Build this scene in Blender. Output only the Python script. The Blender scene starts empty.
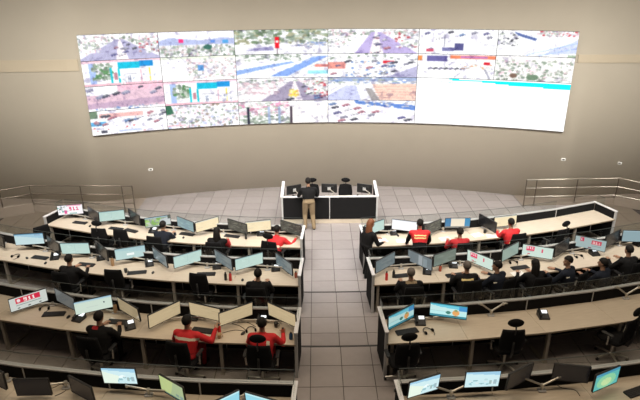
import bpy, bmesh, math, random
import numpy as np
from mathutils import Vector, Matrix
random.seed(7)
rng = np.random.RandomState(5)
sc = bpy.context.scene
col = sc.collection
PI = math.pi

# ---------------------------------------------------------------- camera, light, exposure
F, PITCH, YAW, ROLL, CH = 554.57, 0.38412, 0.007138, 0.006649, 7.3639
_fw = Vector((math.sin(YAW)*math.cos(PITCH), math.cos(YAW)*math.cos(PITCH), -math.sin(PITCH)))
_r = Vector((math.cos(YAW), -math.sin(YAW), 0)); _d = _fw.cross(_r)
_r2 = _r*math.cos(ROLL) + _d*math.sin(ROLL); _d2 = -_r*math.sin(ROLL) + _d*math.cos(ROLL)
cam = bpy.data.objects.new('camera', bpy.data.cameras.new('camera')); col.objects.link(cam)
cam.data.sensor_width = 36; cam.data.lens = 36*F/640
M = Matrix((( _r2.x, -_d2.x, -_fw.x, 0), (_r2.y, -_d2.y, -_fw.y, 0), (_r2.z, -_d2.z, -_fw.z, CH), (0, 0, 0, 1)))
cam.matrix_world = M
cam.data.clip_start = .05; cam.data.clip_end = 200
sc.camera = cam
def U(x, y, z):
    """direction of a pixel, met with the horizontal plane at height z"""
    d = _r2*((x-320)/F) + _d2*((y-200)/F) + _fw
    t = (z-CH)/d.z
    return Vector((0, 0, CH)) + d*t

w = bpy.data.worlds.new('world'); sc.world = w; w.use_nodes = True
w.node_tree.nodes['Background'].inputs[0].default_value = (1.0, .90, .78, 1)
w.node_tree.nodes['Background'].inputs[1].default_value = .05
def area(name, loc, sx, sy, power, colr, rot=(0, 0, 0), spread=180):
    l = bpy.data.lights.new(name, 'AREA'); l.shape = 'RECTANGLE'; l.size = sx; l.size_y = sy
    l.energy = power; l.color = colr; l.spread = math.radians(spread)
    o = bpy.data.objects.new(name, l); o.location = loc; o.rotation_euler = rot; col.objects.link(o)
    return o
area('stage_wall_fill', (.4, 9.4, 9.2), 21, 1.2, 1200, (1, .95, .86), (math.radians(45), 0, 0), 84)  # fill light added above the rows, angled to brighten wall and stage
area('front_ceiling_lamp', (.6, 15.6, 9.3), 13, 1.2, 150, (.96, .97, 1.0), (0, 0, 0), 75)
area('rows_ceiling_lamp', (.6, 10.4, 9.3), 17, 1.0, 310, (1, .87, .68))
area('rear_ceiling_lamp', (.4, 6.8, 9.3), 15, 1.0, 410, (1, .80, .56))
vs = sc.view_settings
vs.view_transform = 'Standard'; vs.look = 'None'; vs.exposure = 0.0; vs.gamma = 1.0; vs.use_curve_mapping = False
sc.cycles.use_denoising = True
sc.cycles.max_bounces = 8; sc.cycles.transparent_max_bounces = 24

# ---------------------------------------------------------------- materials
MATS = {}
def mat(name, c, rough=.6, metal=0., noise=0., scale=8., bump=0., spec=.5, emit=None, es=0.):
    if name in MATS: return MATS[name]
    m = bpy.data.materials.new(name); m.use_nodes = True; nt = m.node_tree; b = nt.nodes['Principled BSDF']
    b.inputs['Base Color'].default_value = (*c, 1); b.inputs['Roughness'].default_value = rough
    b.inputs['Metallic'].default_value = metal; b.inputs['Specular IOR Level'].default_value = spec
    if noise or bump:
        tc = nt.nodes.new('ShaderNodeTexCoord'); n = nt.nodes.new('ShaderNodeTexNoise')
        n.inputs['Scale'].default_value = scale; n.inputs['Detail'].default_value = 4
        nt.links.new(tc.outputs['Object'], n.inputs['Vector'])
        if noise:
            mx = nt.nodes.new('ShaderNodeMix'); mx.data_type = 'RGBA'
            mx.inputs[6].default_value = (*[v*(1-noise) for v in c], 1); mx.inputs[7].default_value = (*[min(1, v*(1+noise)) for v in c], 1)
            nt.links.new(n.outputs['Fac'], mx.inputs[0]); nt.links.new(mx.outputs[2], b.inputs['Base Color'])
        if bump:
            bp = nt.nodes.new('ShaderNodeBump'); bp.inputs['Strength'].default_value = bump
            nt.links.new(n.outputs['Fac'], bp.inputs['Height']); nt.links.new(bp.outputs['Normal'], b.inputs['Normal'])
    if emit:
        b.inputs['Emission Color'].default_value = (*emit, 1); b.inputs['Emission Strength'].default_value = es
    MATS[name] = m; return m
def mat_screen(name, strength):
    if name in MATS: return MATS[name]
    m = bpy.data.materials.new(name); m.use_nodes = True; nt = m.node_tree; b = nt.nodes['Principled BSDF']
    a = nt.nodes.new('ShaderNodeVertexColor'); a.layer_name = 'Col'
    b.inputs['Base Color'].default_value = (.01, .01, .012, 1); b.inputs['Roughness'].default_value = .25
    nt.links.new(a.outputs['Color'], b.inputs['Emission Color']); b.inputs['Emission Strength'].default_value = strength
    MATS[name] = m; return m
def mat_glass(name):
    m = bpy.data.materials.new(name); m.use_nodes = True; nt = m.node_tree; nt.nodes.clear()
    out = nt.nodes.new('ShaderNodeOutputMaterial'); mx = nt.nodes.new('ShaderNodeMixShader')
    t = nt.nodes.new('ShaderNodeBsdfTransparent'); t.inputs[0].default_value = (.93, .95, .94, 1)
    g = nt.nodes.new('ShaderNodeBsdfGlossy'); g.inputs['Roughness'].default_value = .04
    lw = nt.nodes.new('ShaderNodeLayerWeight'); lw.inputs[0].default_value = .5
    pw = nt.nodes.new('ShaderNodeMath'); pw.operation = 'POWER'; pw.inputs[1].default_value = 4; nt.links.new(lw.outputs['Facing'], pw.inputs[0])
    fr = nt.nodes.new('ShaderNodeMath'); fr.operation = 'MULTIPLY_ADD'; fr.inputs[1].default_value = .35; fr.inputs[2].default_value = .018; nt.links.new(pw.outputs[0], fr.inputs[0])
    nt.links.new(fr.outputs[0], mx.inputs[0]); nt.links.new(t.outputs[0], mx.inputs[1]); nt.links.new(g.outputs[0], mx.inputs[2])
    nt.links.new(mx.outputs[0], out.inputs[0]); MATS[name] = m; return m
def mat_wood(name, c1, c2):
    m = bpy.data.materials.new(name); m.use_nodes = True; nt = m.node_tree; b = nt.nodes['Principled BSDF']
    tc = nt.nodes.new('ShaderNodeTexCoord'); mp = nt.nodes.new('ShaderNodeMapping'); mp.inputs['Scale'].default_value = (1.2, 22, 4)
    n = nt.nodes.new('ShaderNodeTexNoise'); n.inputs['Scale'].default_value = 3; n.inputs['Detail'].default_value = 6
    r = nt.nodes.new('ShaderNodeValToRGB'); r.color_ramp.elements[0].color = (*c1, 1); r.color_ramp.elements[1].color = (*c2, 1)
    r.color_ramp.elements[0].position = .3; r.color_ramp.elements[1].position = .7
    nt.links.new(tc.outputs['Object'], mp.inputs[0]); nt.links.new(mp.outputs[0], n.inputs['Vector'])
    nt.links.new(n.outputs['Fac'], r.inputs[0]); nt.links.new(r.outputs[0], b.inputs['Base Color'])
    b.inputs['Roughness'].default_value = .42; MATS[name] = m; return m
def mat_tile(name):
    m = bpy.data.materials.new(name); m.use_nodes = True; nt = m.node_tree; b = nt.nodes['Principled BSDF']
    oi = nt.nodes.new('ShaderNodeObjectInfo'); tc = nt.nodes.new('ShaderNodeTexCoord')
    n = nt.nodes.new('ShaderNodeTexNoise'); n.inputs['Scale'].default_value = 6; n.inputs['Detail'].default_value = 5
    nt.links.new(tc.outputs['Object'], n.inputs['Vector'])
    ad = nt.nodes.new('ShaderNodeMath'); ad.operation = 'ADD'; nt.links.new(oi.outputs['Random'], ad.inputs[0]); nt.links.new(n.outputs['Fac'], ad.inputs[1])
    mu = nt.nodes.new('ShaderNodeMath'); mu.operation = 'MULTIPLY'; mu.inputs[1].default_value = .5; nt.links.new(ad.outputs[0], mu.inputs[0])
    r = nt.nodes.new('ShaderNodeValToRGB'); r.color_ramp.elements[0].color = (.265, .24, .238, 1); r.color_ramp.elements[1].color = (.36, .328, .325, 1)
    nt.links.new(mu.outputs[0], r.inputs[0]); nt.links.new(r.outputs[0], b.inputs['Base Color'])
    b.inputs['Roughness'].default_value = .27; MATS[name] = m; return m
PLASTER = mat('plaster', (.54, .49, .41), .75, noise=.05, scale=1.1, bump=.03)
PLASTER2 = mat('plaster_band', (.60, .52, .40), .7, noise=.04, scale=1.5)
CEIL = mat('ceiling_paint', (.7, .68, .64), .9, noise=.03)
TILE = mat_tile('tile')
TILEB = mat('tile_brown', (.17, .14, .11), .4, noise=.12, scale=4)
GROUT = mat('grout', (.06, .053, .05), .9, noise=.2, scale=30)
NOSING = mat('step_nosing', (.035, .033, .033), .6, noise=.2, scale=20)
KERB = mat('kerb_tile', (.24, .20, .165), .6, noise=.1, scale=5)
WOOD = mat_wood('desk_wood', (.55, .475, .385), (.65, .57, .47))
WOODEDGE = mat('desk_edge', (.30, .24, .17), .5, noise=.1, scale=20)
FABRIC = mat('partition_fabric', (.011, .011, .012), .95, noise=.3, scale=60, spec=.15)
ALU = mat('aluminium', (.46, .46, .47), .5, 0., noise=.03, scale=4)
ALUW = mat('white_aluminium', (.76, .76, .80), .4, .1, noise=.03, scale=10)
STEEL = mat('grey_steel', (.30, .27, .23), .5, .2, noise=.08, scale=10)
SILVER = mat('silver', (.58, .55, .50), .35, .7, noise=.05)
RAIL = mat('handrail_metal', (.20, .17, .14), .35, .8, noise=.1)
RAIL2 = mat('handrail_steel', (.55, .52, .46), .3, .8, noise=.1)
GLASS = mat_glass('glass')
GLASSEDGE = mat('glass_edge', (.04, .05, .048), .5, noise=.1)
BLACK = mat('black_plastic', (.012, .012, .013), .45, noise=.2, scale=20)
BLACKF = mat('black_mesh_fabric', (.007, .007, .008), .9, noise=.3, scale=60, spec=.2)
DARKG = mat('dark_grey_plastic', (.045, .045, .048), .5, noise=.2, scale=20)
KEYS = mat('key_caps', (.022, .022, .025), .6, noise=.3, scale=50)
WHITEP = mat('paper_white', (.82, .81, .79), .8, noise=.03)
LCD = mat('phone_lcd', (.8, .85, .9), .4, noise=.02, emit=(.85, .93, 1), es=1.1)
REDPL = mat('red_plastic', (.62, .03, .03), .4, noise=.08)
REDB = mat('rust_plastic', (.42, .09, .05), .45, noise=.1)
BLUEPL = mat('blue_plastic', (.03, .10, .22), .35, noise=.1)
TANPL = mat('tan_plastic', (.50, .32, .18), .5, noise=.1)
CARDB = mat('cardboard', (.48, .36, .22), .8, noise=.1)
SKIN = mat('skin', (.42, .24, .16), .55, noise=.06, scale=20)
EYE = mat('eye_dark', (.03, .02, .02), .3, noise=.1)
LIP = mat('lip', (.32, .11, .09), .5, noise=.1)
HAIR = mat('hair_black', (.010, .008, .007), .7, noise=.3, scale=80, spec=.25)
HAIRG = mat('hair_grey', (.11, .09, .075), .7, noise=.3, scale=80)
HAIRR = mat('hair_auburn', (.20, .07, .03), .6, noise=.3, scale=80)
CL = {'black': mat('cloth_black', (.010, .010, .011), .9, noise=.25, scale=20, spec=.2),
      'navy': mat('cloth_navy', (.012, .015, .024), .9, noise=.2, scale=20, spec=.2),
      'red': mat('cloth_red', (.62, .018, .024), .75, noise=.12, scale=14),
      'khaki': mat('cloth_khaki', (.27, .20, .12), .85, noise=.1, scale=14),
      'dkred': mat('cloth_dark_red', (.40, .012, .018), .8, noise=.12, scale=14),
      'white': mat('cloth_white', (.82, .76, .62), .7, noise=.05),
      'yellow': mat('cloth_yellow', (.85, .68, .30), .6, noise=.05),
      'shoe': mat('shoe', (.02, .018, .016), .6, noise=.2)}

# ---------------------------------------------------------------- mesh helpers
class MB:
    def __init__(s): s.v = []; s.f = []; s.m = []
    def add(s, vs, fs, mi=0):
        o = len(s.v); s.v += [tuple(v) for v in vs]; s.f += [tuple(i+o for i in f) for f in fs]; s.m += [mi]*len(fs); return s
    def box(s, x0, x1, y0, y1, z0, z1, mi=0):
        return s.add([(x0, y0, z0), (x1, y0, z0), (x1, y1, z0), (x0, y1, z0), (x0, y0, z1), (x1, y0, z1), (x1, y1, z1), (x0, y1, z1)],
                     [(3, 2, 1, 0), (4, 5, 6, 7), (0, 1, 5, 4), (1, 2, 6, 5), (2, 3, 7, 6), (3, 0, 4, 7)], mi)
    def prism(s, pts, z0, z1, mi=0):
        n = len(pts)
        return s.add([(x, y, z0) for x, y in pts]+[(x, y, z1) for x, y in pts],
                     [tuple(range(n-1, -1, -1)), tuple(range(n, 2*n))]+[(i, (i+1) % n, n+(i+1) % n, n+i) for i in range(n)], mi)
    def rbox(s, cx, cy, cz, sx, sy, sz, r, axis='z', n=4, mi=0, ex=0):
        """rounded slab: rounded rectangle outline, extruded along axis, with a small chamfer"""
        a, b, h = {'z': (sx, sy, sz), 'y': (sx, sz, sy), 'x': (sy, sz, sx)}[axis]
        def ring(k, hh):
            out = []
            for qx, qy, a0 in ((1, 1, 0), (-1, 1, 1), (-1, -1, 2), (1, -1, 3)):
                for i in range(n+1):
                    t = (a0+i/n)*PI/2
                    out.append((qx*(a/2-r)+(r-k)*math.cos(t), qy*(b/2-r)+(r-k)*math.sin(t), hh))
            return out
        c = min(r*.45, h*.3); rings = [ring(c, -h/2), ring(0, -h/2+c), ring(0, h/2-c), ring(c, h/2)]
        P = {'z': lambda p: (cx+p[0], cy+p[1], cz+p[2]), 'y': lambda p: (cx+p[0], cy-p[2], cz+p[1]), 'x': lambda p: (cx+p[2], cy+p[0], cz+p[1])}[axis]
        N = len(rings[0]); vs = [P(p) for R_ in rings for p in R_]
        fs = [tuple(range(N-1, -1, -1)), tuple(range(3*N, 4*N))]
        for k in range(3): fs += [(k*N+i, k*N+(i+1) % N, (k+1)*N+(i+1) % N, (k+1)*N+i) for i in range(N)]
        return s.add(vs, fs, mi)
    def tube(s, pts, rad, n=8, mi=0, caps=True):
        pts = [Vector(p) for p in pts]
        rads = rad if isinstance(rad, (list, tuple)) else [rad]*len(pts)
        vs = []; prev = None
        for i, p in enumerate(pts):
            t = (pts[min(i+1, len(pts)-1)]-pts[max(i-1, 0)]).normalized()
            if prev is None:
                a = Vector((0, 0, 1)) if abs(t.z) < .9 else Vector((1, 0, 0)); u = t.cross(a).normalized()
            else: u = (prev-t*prev.dot(t)).normalized()
            prev = u; v = t.cross(u)
            for k in range(n):
                an = 2*PI*k/n; vs.append(p+(u*math.cos(an)+v*math.sin(an))*rads[i])
        fs = [(i*n+k, i*n+(k+1) % n, (i+1)*n+(k+1) % n, (i+1)*n+k) for i in range(len(pts)-1) for k in range(n)]
        if caps: fs += [tuple(range(n-1, -1, -1)), tuple(range((len(pts)-1)*n, len(pts)*n))]
        return s.add(vs, fs, mi)
    def lathe(s, prof, cx=0, cy=0, z=0, n=12, mi=0):
        vs = [(cx+r*math.cos(2*PI*k/n), cy+r*math.sin(2*PI*k/n), z+h) for r, h in prof for k in range(n)]
        fs = [(i*n+k, i*n+(k+1) % n, (i+1)*n+(k+1) % n, (i+1)*n+k) for i in range(len(prof)-1) for k in range(n)]
        fs += [tuple(range(n-1, -1, -1)), tuple(range((len(prof)-1)*n, len(prof)*n))]
        return s.add(vs, fs, mi)
    def ell(s, c, r, n=12, m=8, mi=0, rot=None):
        vs = []; c = Vector(c)
        for i in range(m+1):
            t = PI*i/m
            for k in range(n):
                a = 2*PI*k/n
                p = Vector((r[0]*math.sin(t)*math.cos(a), r[1]*math.sin(t)*math.sin(a), r[2]*math.cos(t)))
                vs.append(c+(rot @ p if rot else p))
        fs = [(i*n+k, (i+1)*n+k, (i+1)*n+(k+1) % n, i*n+(k+1) % n) for i in range(m) for k in range(n)]
        return s.add(vs, fs, mi)
    def cap(s, p0, p1, r0, r1, n=10, mi=0):
        p0, p1 = Vector(p0), Vector(p1); d = (p1-p0)
        L_ = d.length; d = d/L_ if L_ > 1e-6 else Vector((0, 0, 1))
        pts = []; rr = []
        for a in (80, 55, 25): pts.append(p0-d*r0*math.sin(math.radians(a))); rr.append(r0*math.cos(math.radians(a)))
        pts += [p0, p1]; rr += [r0, r1]
        for a in (25, 55, 80): pts.append(p1+d*r1*math.sin(math.radians(a))); rr.append(r1*math.cos(math.radians(a)))
        return s.tube(pts, rr, n, mi)
    def mesh(s, name, mats, smooth=False):
        me = bpy.data.meshes.new(name); me.from_pydata(s.v, [], s.f)
        for m in (mats if isinstance(mats, (list, tuple)) else [mats]): me.materials.append(m)
        if any(s.m): me.polygons.foreach_set('material_index', s.m)
        if smooth: me.polygons.foreach_set('use_smooth', [True]*len(me.polygons))
        me.update(); return me
    def build(s, name, mats, parent=None, smooth=False, loc=None, rz=0):
        return link(name, s.mesh(name, mats, smooth), parent, loc, rz)
def link(name, me, parent=None, loc=None, rz=0):
    o = bpy.data.objects.new(name, me); col.objects.link(o)
    if parent is not None: o.parent = parent
    if loc is not None: o.location = loc
    o.rotation_euler = (0, 0, rz); return o
def empty(name, loc, rz=0):
    o = bpy.data.objects.new(name, None); o.location = loc; o.rotation_euler = (0, 0, rz); col.objects.link(o); o.empty_display_size = .1; return o
def tag(o, label=None, cat=None, group=None, kind=None):
    if label: o['label'] = label
    if cat: o['category'] = cat
    if group: o['group'] = group
    if kind: o['kind'] = kind
    return o
def copy_tree(o, parent=None):
    c = o.copy(); col.objects.link(c); c.parent = parent
    for ch in list(o.children): copy_tree(ch, c)
    return c
class Proto:
    """first use places the thing itself, later uses copy it with its parts"""
    def __init__(s, root): s.root = root; s.used = False
    def put(s, loc, rz, label, cat, group=None):
        o = copy_tree(s.root) if s.used else s.root
        s.used = True
        o.location = loc; o.rotation_euler = (0, 0, rz); tag(o, label, cat, group); return o

# ---------------------------------------------------------------- layout
AX = .43                                    # axis of the hall
LV = [0., .198, .391, .59]                  # floor height of each row
Y0 = [13.85, 11.58, 9.18, 6.83]             # partition line on the axis
RR = [21., 24., 24., 27.]                   # radius of each row, centre towards the video wall
DEPTH = .80; DTOP = .745; PH = 1.0
def rowY(l, X): return Y0[l]+RR[l]-math.sqrt(RR[l]**2-(X-AX)**2)
def rowA(l, X): return math.asin((X-AX)/RR[l])          # tangent angle of the row at X
WR, WCY = 20.3, -.65
def wallY(X):
    dx = min(abs(X-AX), 8.05); y = WCY+math.sqrt(WR**2-dx*dx)
    return y-.04*max(0, abs(X-AX)-8.05)
ROWN = ['front', 'second', 'third', 'rear']
ORD = ['first', 'second', 'third', 'fourth', 'fifth', 'sixth', 'seventh']
ASTART = {-1: -.37, 1: 1.23}
MODW = 1.47
def where(l, X):
    s = 1 if X > AX else -1
    k = max(0, int(abs(X-ASTART[s])/MODW))
    return f"{ROWN[l]} row {'right' if s > 0 else 'left'} block, {ORD[min(k, 6)]} desk from the aisle"

# ---------------------------------------------------------------- setting: floor, terraces, walls
FX0, FX1 = -13., 14.
def arc_edge(l, off, n=40, x0=FX0, x1=FX1):
    return [(x, rowY(l, x)+off) for x in np.linspace(x0, x1, n)]
mb = MB(); mb.prism([(FX0, 1.), (FX1, 1.), (FX1, 20.6), (FX0, 20.6)], -.25, -.016)
floor0 = mb.build('floor', GROUT); tag(floor0, 'light grey tiled hall floor in front of video wall', 'floor', kind='structure')
floors = [floor0]
EDGE = .15
for l in (1, 2, 3):
    e = arc_edge(l, EDGE)
    mb = MB(); mb.prism([(FX0, 1.), (FX1, 1.)]+e[::-1], LV[l-1]-.02 if l > 1 else -.012, LV[l]-.016)
    f = mb.build('floor', GROUT)
    tag(f, f'raised tiled terrace carrying the {ROWN[l]} row of desks', 'floor', kind='structure'); floors.append(f)
    # dark nosing along the step edge
    mb = MB(); e2 = arc_edge(l, EDGE-.035)
    for i in range(len(e)-1):
        a, b, c, d = e2[i], e2[i+1], e[i+1], e[i]
        mb.prism([a, b, (c[0], c[1]+.012), (d[0], d[1]+.012)], LV[l]-.05, LV[l]+.003)
    mb.build('nosing', NOSING, f)

def clip(poly, nx, ny, c):
    out = []
    for i in range(len(poly)):
        p, q = poly[i], poly[(i+1) % len(poly)]
        dp, dq = nx*p[0]+ny*p[1]-c, nx*q[0]+ny*q[1]-c
        if dp <= 0: out.append(p)
        if (dp < 0 < dq) or (dq < 0 < dp):
            t = dp/(dp-dq); out.append((p[0]+t*(q[0]-p[0]), p[1]+t*(q[1]-p[1])))
    return out
TS = .6; G = .0065; TX = -.14
full_tile = MB(); full_tile.prism([(-TS/2+G, -TS/2+G), (TS/2-G, -TS/2+G), (TS/2-G, TS/2-G), (-TS/2+G, TS/2-G)], -.016, 0)
full_tile = full_tile.mesh('tile', TILE)
TY = [15.591, 11.243, 8.724, 6.2]
for l in range(4):
    rest = MB(); restb = MB(); nobj = 0
    x0i, x1i = (-17, 18) if l == 0 else ((-16, 17) if l == 1 else (-13, 14))
    for i in range(x0i, x1i):
        for j in range(-30, 12):
            cx, cy = TX+(i+.5)*TS, TY[l]+(j+.5)*TS
            ylo = (rowY(l+1, cx)+EDGE if l < 3 else 4.5); yhi = (wallY(cx) if l == 0 else rowY(l, cx)+EDGE-.036)
            if cy+TS/2 < ylo-.05 or cy-TS/2 > yhi: continue
            sq = [(cx-TS/2+G, cy-TS/2+G), (cx+TS/2-G, cy-TS/2+G), (cx+TS/2-G, cy+TS/2-G), (cx-TS/2+G, cy+TS/2-G)]
            pl = sq
            if l == 0:
                dx = cx-AX; n = Vector((dx, math.sqrt(max(1, WR**2-dx*dx)))).normalized() if abs(dx) < 8.05 else Vector((0, 1))
                if cy+TS/2 > yhi-.5: pl = clip(pl, n.x, n.y, n.x*cx+n.y*yhi)
            else:
                a = rowA(l, cx); n = Vector((-math.sin(a), math.cos(a)))
                if cy+TS > yhi: pl = clip(pl, n.x, n.y, n.x*cx+n.y*yhi)
            if cy-TS < ylo and l < 3:
                a = rowA(l+1, cx); n = Vector((-math.sin(a), math.cos(a)))
                pl = clip(pl, -n.x, -n.y, -(n.x*cx+n.y*(ylo+.01)))
            if len(pl) < 3: continue
            aisle = -.95 < cx < 1.7
            if l == 0: own = (aisle or cy > rowY(0, cx)+.2) and -7.7 < cx < 9.0
            elif l == 3: own = False
            else: own = aisle or (cy < rowY(l, cx)-DEPTH+.25 and abs(cx-AX) < 7)
            if own and nobj < 298:
                nobj += 1
                if pl is sq: link('tile', full_tile, floors[l], (cx, cy, LV[l]))
                else:
                    m2 = MB(); m2.prism([(x-cx, y-cy) for x, y in pl], -.016, 0); m2.build('tile', TILE, floors[l], loc=(cx, cy, LV[l]))
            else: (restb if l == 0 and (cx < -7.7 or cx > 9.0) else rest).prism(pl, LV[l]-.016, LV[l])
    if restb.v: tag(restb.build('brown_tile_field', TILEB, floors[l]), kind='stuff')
    if rest.v: tag(rest.build('tile_field', TILE, floors[l]), kind='stuff')

# curved wall
WH = 9.5
def wall_strip(name, xs, z0, z1, t0, t1, m, parent=None):
    mb = MB(); pts = []
    for x in xs: pts.append((x, wallY(x)))
    nn = len(pts)
    inner = [(x, y-t0) for x, y in pts]; outer = [(x, y+t1) for x, y in pts]
    vs = [(x, y, z) for z in (z0, z1) for P in (inner, outer) for x, y in P]
    A, B, C_, D_ = 0, nn, 2*nn, 3*nn; fs = []
    for i in range(nn-1):
        fs += [(A+i, A+i+1, C_+i+1, C_+i), (B+i+1, B+i, D_+i, D_+i+1), (C_+i, C_+i+1, D_+i+1, D_+i), (A+i+1, A+i, B+i, B+i+1)]
    fs += [(A, C_, D_, B), (A+nn-1, B+nn-1, D_+nn-1, C_+nn-1)]
    mb.add(vs, fs); return mb.build(name, m, parent, smooth=False)
wl = wall_strip('wall_front', np.linspace(FX0, FX1, 90), -.1, WH, 0, .3, PLASTER)
tag(wl, 'tall curved beige plaster wall behind the video wall', 'wall', kind='structure')
for p in wl.data.polygons: p.use_smooth = abs(p.normal.z) < .5
SXL, SXR = -7.40, 8.27
b1 = wall_strip('trim_1', np.linspace(FX0+.2, SXL-.12, 16), 4.60, 4.96, .03, 0, PLASTER2)
tag(b1, 'pale horizontal band on curved wall left of the video wall', 'trim', kind='structure')
b2 = wall_strip('trim_2', np.linspace(SXR+.12, FX1-.2, 16), 4.74, 4.99, .03, 0, PLASTER2)
tag(b2, 'pale horizontal band on curved wall right of the video wall', 'trim', kind='structure')
mb = MB(); mb.box(FX0, FX1, 1., 20.6, WH, WH+.15)
tag(mb.build('ceiling', CEIL), 'flat pale ceiling of the hall', 'ceiling', kind='structure')
for x, z, lb in ((-5.85, 1.05, 'small white socket plate on curved wall left of the podium'), (8.45, 1.50, 'small white socket plate on curved wall above the right ramp'), (10.35, 1.38, 'small white socket plate on curved wall at far end of right ramp')):
    a = math.asin(max(-.4, min(.4, (x-AX)/WR)))
    o = empty('socket_plate', (x, wallY(x)-.004, z), -a)
    m2 = MB(); m2.rbox(0, -.008, 0, .15, .014, .09, .012, 'y'); m2.build('plate', WHITEP, o)
    m2 = MB(); m2.box(-.035, .035, -.02, -.0155, -.02, .02); m2.build('socket', DARKG, o)
    tag(o, lb, 'socket')

# ---------------------------------------------------------------- video wall pictures
class Pic:
    def __init__(s, w_, h_, c=(1, 1, 1)):
        s.w, s.h = w_, h_; s.a = np.ones((h_, w_, 3))*np.array(c); s.gx, s.gy = np.meshgrid((np.arange(w_)+.5)/w_, (np.arange(h_)+.5)/h_)
    def put(s, m, c): s.a[m] = c
    def rect(s, x0, y0, x1, y1, c): s.put((s.gx >= x0) & (s.gx <= x1) & (s.gy >= y0) & (s.gy <= y1), c)
    def poly(s, P, c):
        ins = np.zeros(s.gx.shape, bool); n = len(P)
        for i in range(n):
            (xa, ya), (xb, yb) = P[i], P[(i+1) % n]
            if ya == yb: continue
            cr = ((ya > s.gy) != (yb > s.gy)) & (s.gx < (xb-xa)*(s.gy-ya)/(yb-ya)+xa); ins ^= cr
        s.put(ins, c)
    def ell(s, x, y, rx, ry, c): s.put(((s.gx-x)/rx)**2+((s.gy-y)/ry)**2 <= 1, c)
    def speck(s, x0, y0, x1, y1, cols, n, sx=.02, sy=.05):
        fine = s.w > 100
        if fine: n = int(n*2.6); sx *= .55; sy *= .62
        for _ in range(n):
            x, y = rng.uniform(x0, x1), rng.uniform(y0, y1); c = np.array(cols[rng.randint(len(cols))])
            if fine: c = c*.62+.38*(c.mean()*.6+.42)
            s.ell(x, y, sx*rng.uniform(.5, 1.4), sy*rng.uniform(.5, 1.4), c*rng.uniform(.85, 1.1))
    def car(s, x, y, k, c):
        k *= .75; c = np.array(c)*.8+.12; s.poly([(x-.05*k, y+.01*k), (x+.04*k, y-.05*k), (x+.055*k, y+.0*k), (x-.03*k, y+.08*k)], c); s.poly([(x-.03*k, y-.02*k), (x+.02*k, y-.08*k), (x+.03*k, y-.04*k), (x-.015*k, y+.02*k)], c*.5+.4)
        s.line(x-.03*k, y+.09*k, x+.055*k, y+.02*k, .008, (.35, .33, .42))
    def finish(s):
        def vn(k):                                  # value noise at k cells
            h_, w_ = max(2, int(k*s.h/s.w*1.2)), k; g_ = rng.rand(h_+1, w_+1)
            y = np.linspace(0, h_-.001, s.h); x = np.linspace(0, w_-.001, s.w); yi, xi = y.astype(int), x.astype(int); fy, fx = (y-yi)[:, None], (x-xi)[None]
            return (g_[yi][:, xi]*(1-fx)+g_[yi][:, xi+1]*fx)*(1-fy)+(g_[yi+1][:, xi]*(1-fx)+g_[yi+1][:, xi+1]*fx)*fy
        n_ = .45*vn(12)+.55*vn(34); n2 = rng.rand(s.h, s.w)
        a = s.a.copy(); pad = np.pad(a, ((1, 1), (1, 1), (0, 0)), 'edge')
        a = .6*a+.1*(pad[:-2, 1:-1]+pad[2:, 1:-1]+pad[1:-1, :-2]+pad[1:-1, 2:])
        pad = np.pad(a, ((1, 1), (1, 1), (0, 0)), 'edge'); a = .5*a+.125*(pad[:-2, 1:-1]+pad[2:, 1:-1]+pad[1:-1, :-2]+pad[1:-1, 2:])
        dark = np.clip((n_-.62)*4, 0, 1)[:, :, None]; a = a*(1-.38*dark*np.array((.7, .75, .5)))
        a *= (1-.10*n2[:, :, None]*(n_[:, :, None] > .42))
        s.a = np.clip(a, 0, 1)**2.0
    def line(s, x0, y0, x1, y1, t, c):
        dx, dy = x1-x0, y1-y0; L2 = dx*dx+dy*dy; u = np.clip(((s.gx-x0)*dx+(s.gy-y0)*dy)/L2, 0, 1)
        s.put(np.hypot(s.gx-x0-u*dx, (s.gy-y0-u*dy)) < t, c)
W_ = (1., 1., 1.); GRN = (.42, .52, .42); LGR = (.64, .72, .62); PNK = (.92, .72, .77); GRY = (.64, .64, .70); LAV = (.70, .69, .82); BLU = (.35, .52, .85); DK = (.13, .14, .2); RED = (.85, .12, .18); TEAL = (.1, .75, .8); ORG = (.95, .55, .3); YEL = (.95, .85, .3)
CARS = [DK, (.25, .25, .5), (.7, .35, .42), W_, (.5, .5, .6), (.3, .45, .7)]
def p_road(vx=.5, sky=.22, rc=LAV, l=-.05, r=1.05, side=W_):
    p = Pic(112, 34, side); p.rect(0, 0, 1, sky*.6, (1, 1, 1)); p.speck(0, sky*.4, 1, sky*1.8, [GRN, LGR, GRY, W_, PNK], 45, .035, .06)
    p.poly([(vx-.04, sky), (vx+.06, sky), (r, 1), (l, 1)], rc); p.poly([(vx, sky), (vx+.02, sky), (vx+.1, 1), (vx-.06, 1)], (1, .96, .96))
    for _ in range(9):
        y = rng.uniform(sky+.1, .95); k = (y-sky)/(1-sky); x = vx+(rng.uniform(l+.1, r-.1)-.5)*k; p.car(x, y, .4+1.1*k, CARS[rng.randint(6)])
    p.speck(0, sky, .25, .75, [PNK, W_, GRY, LGR], 25, .03, .06); p.speck(.75, sky, 1, .75, [W_, RED, GRY, LGR], 25, .03, .06); return p
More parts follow.
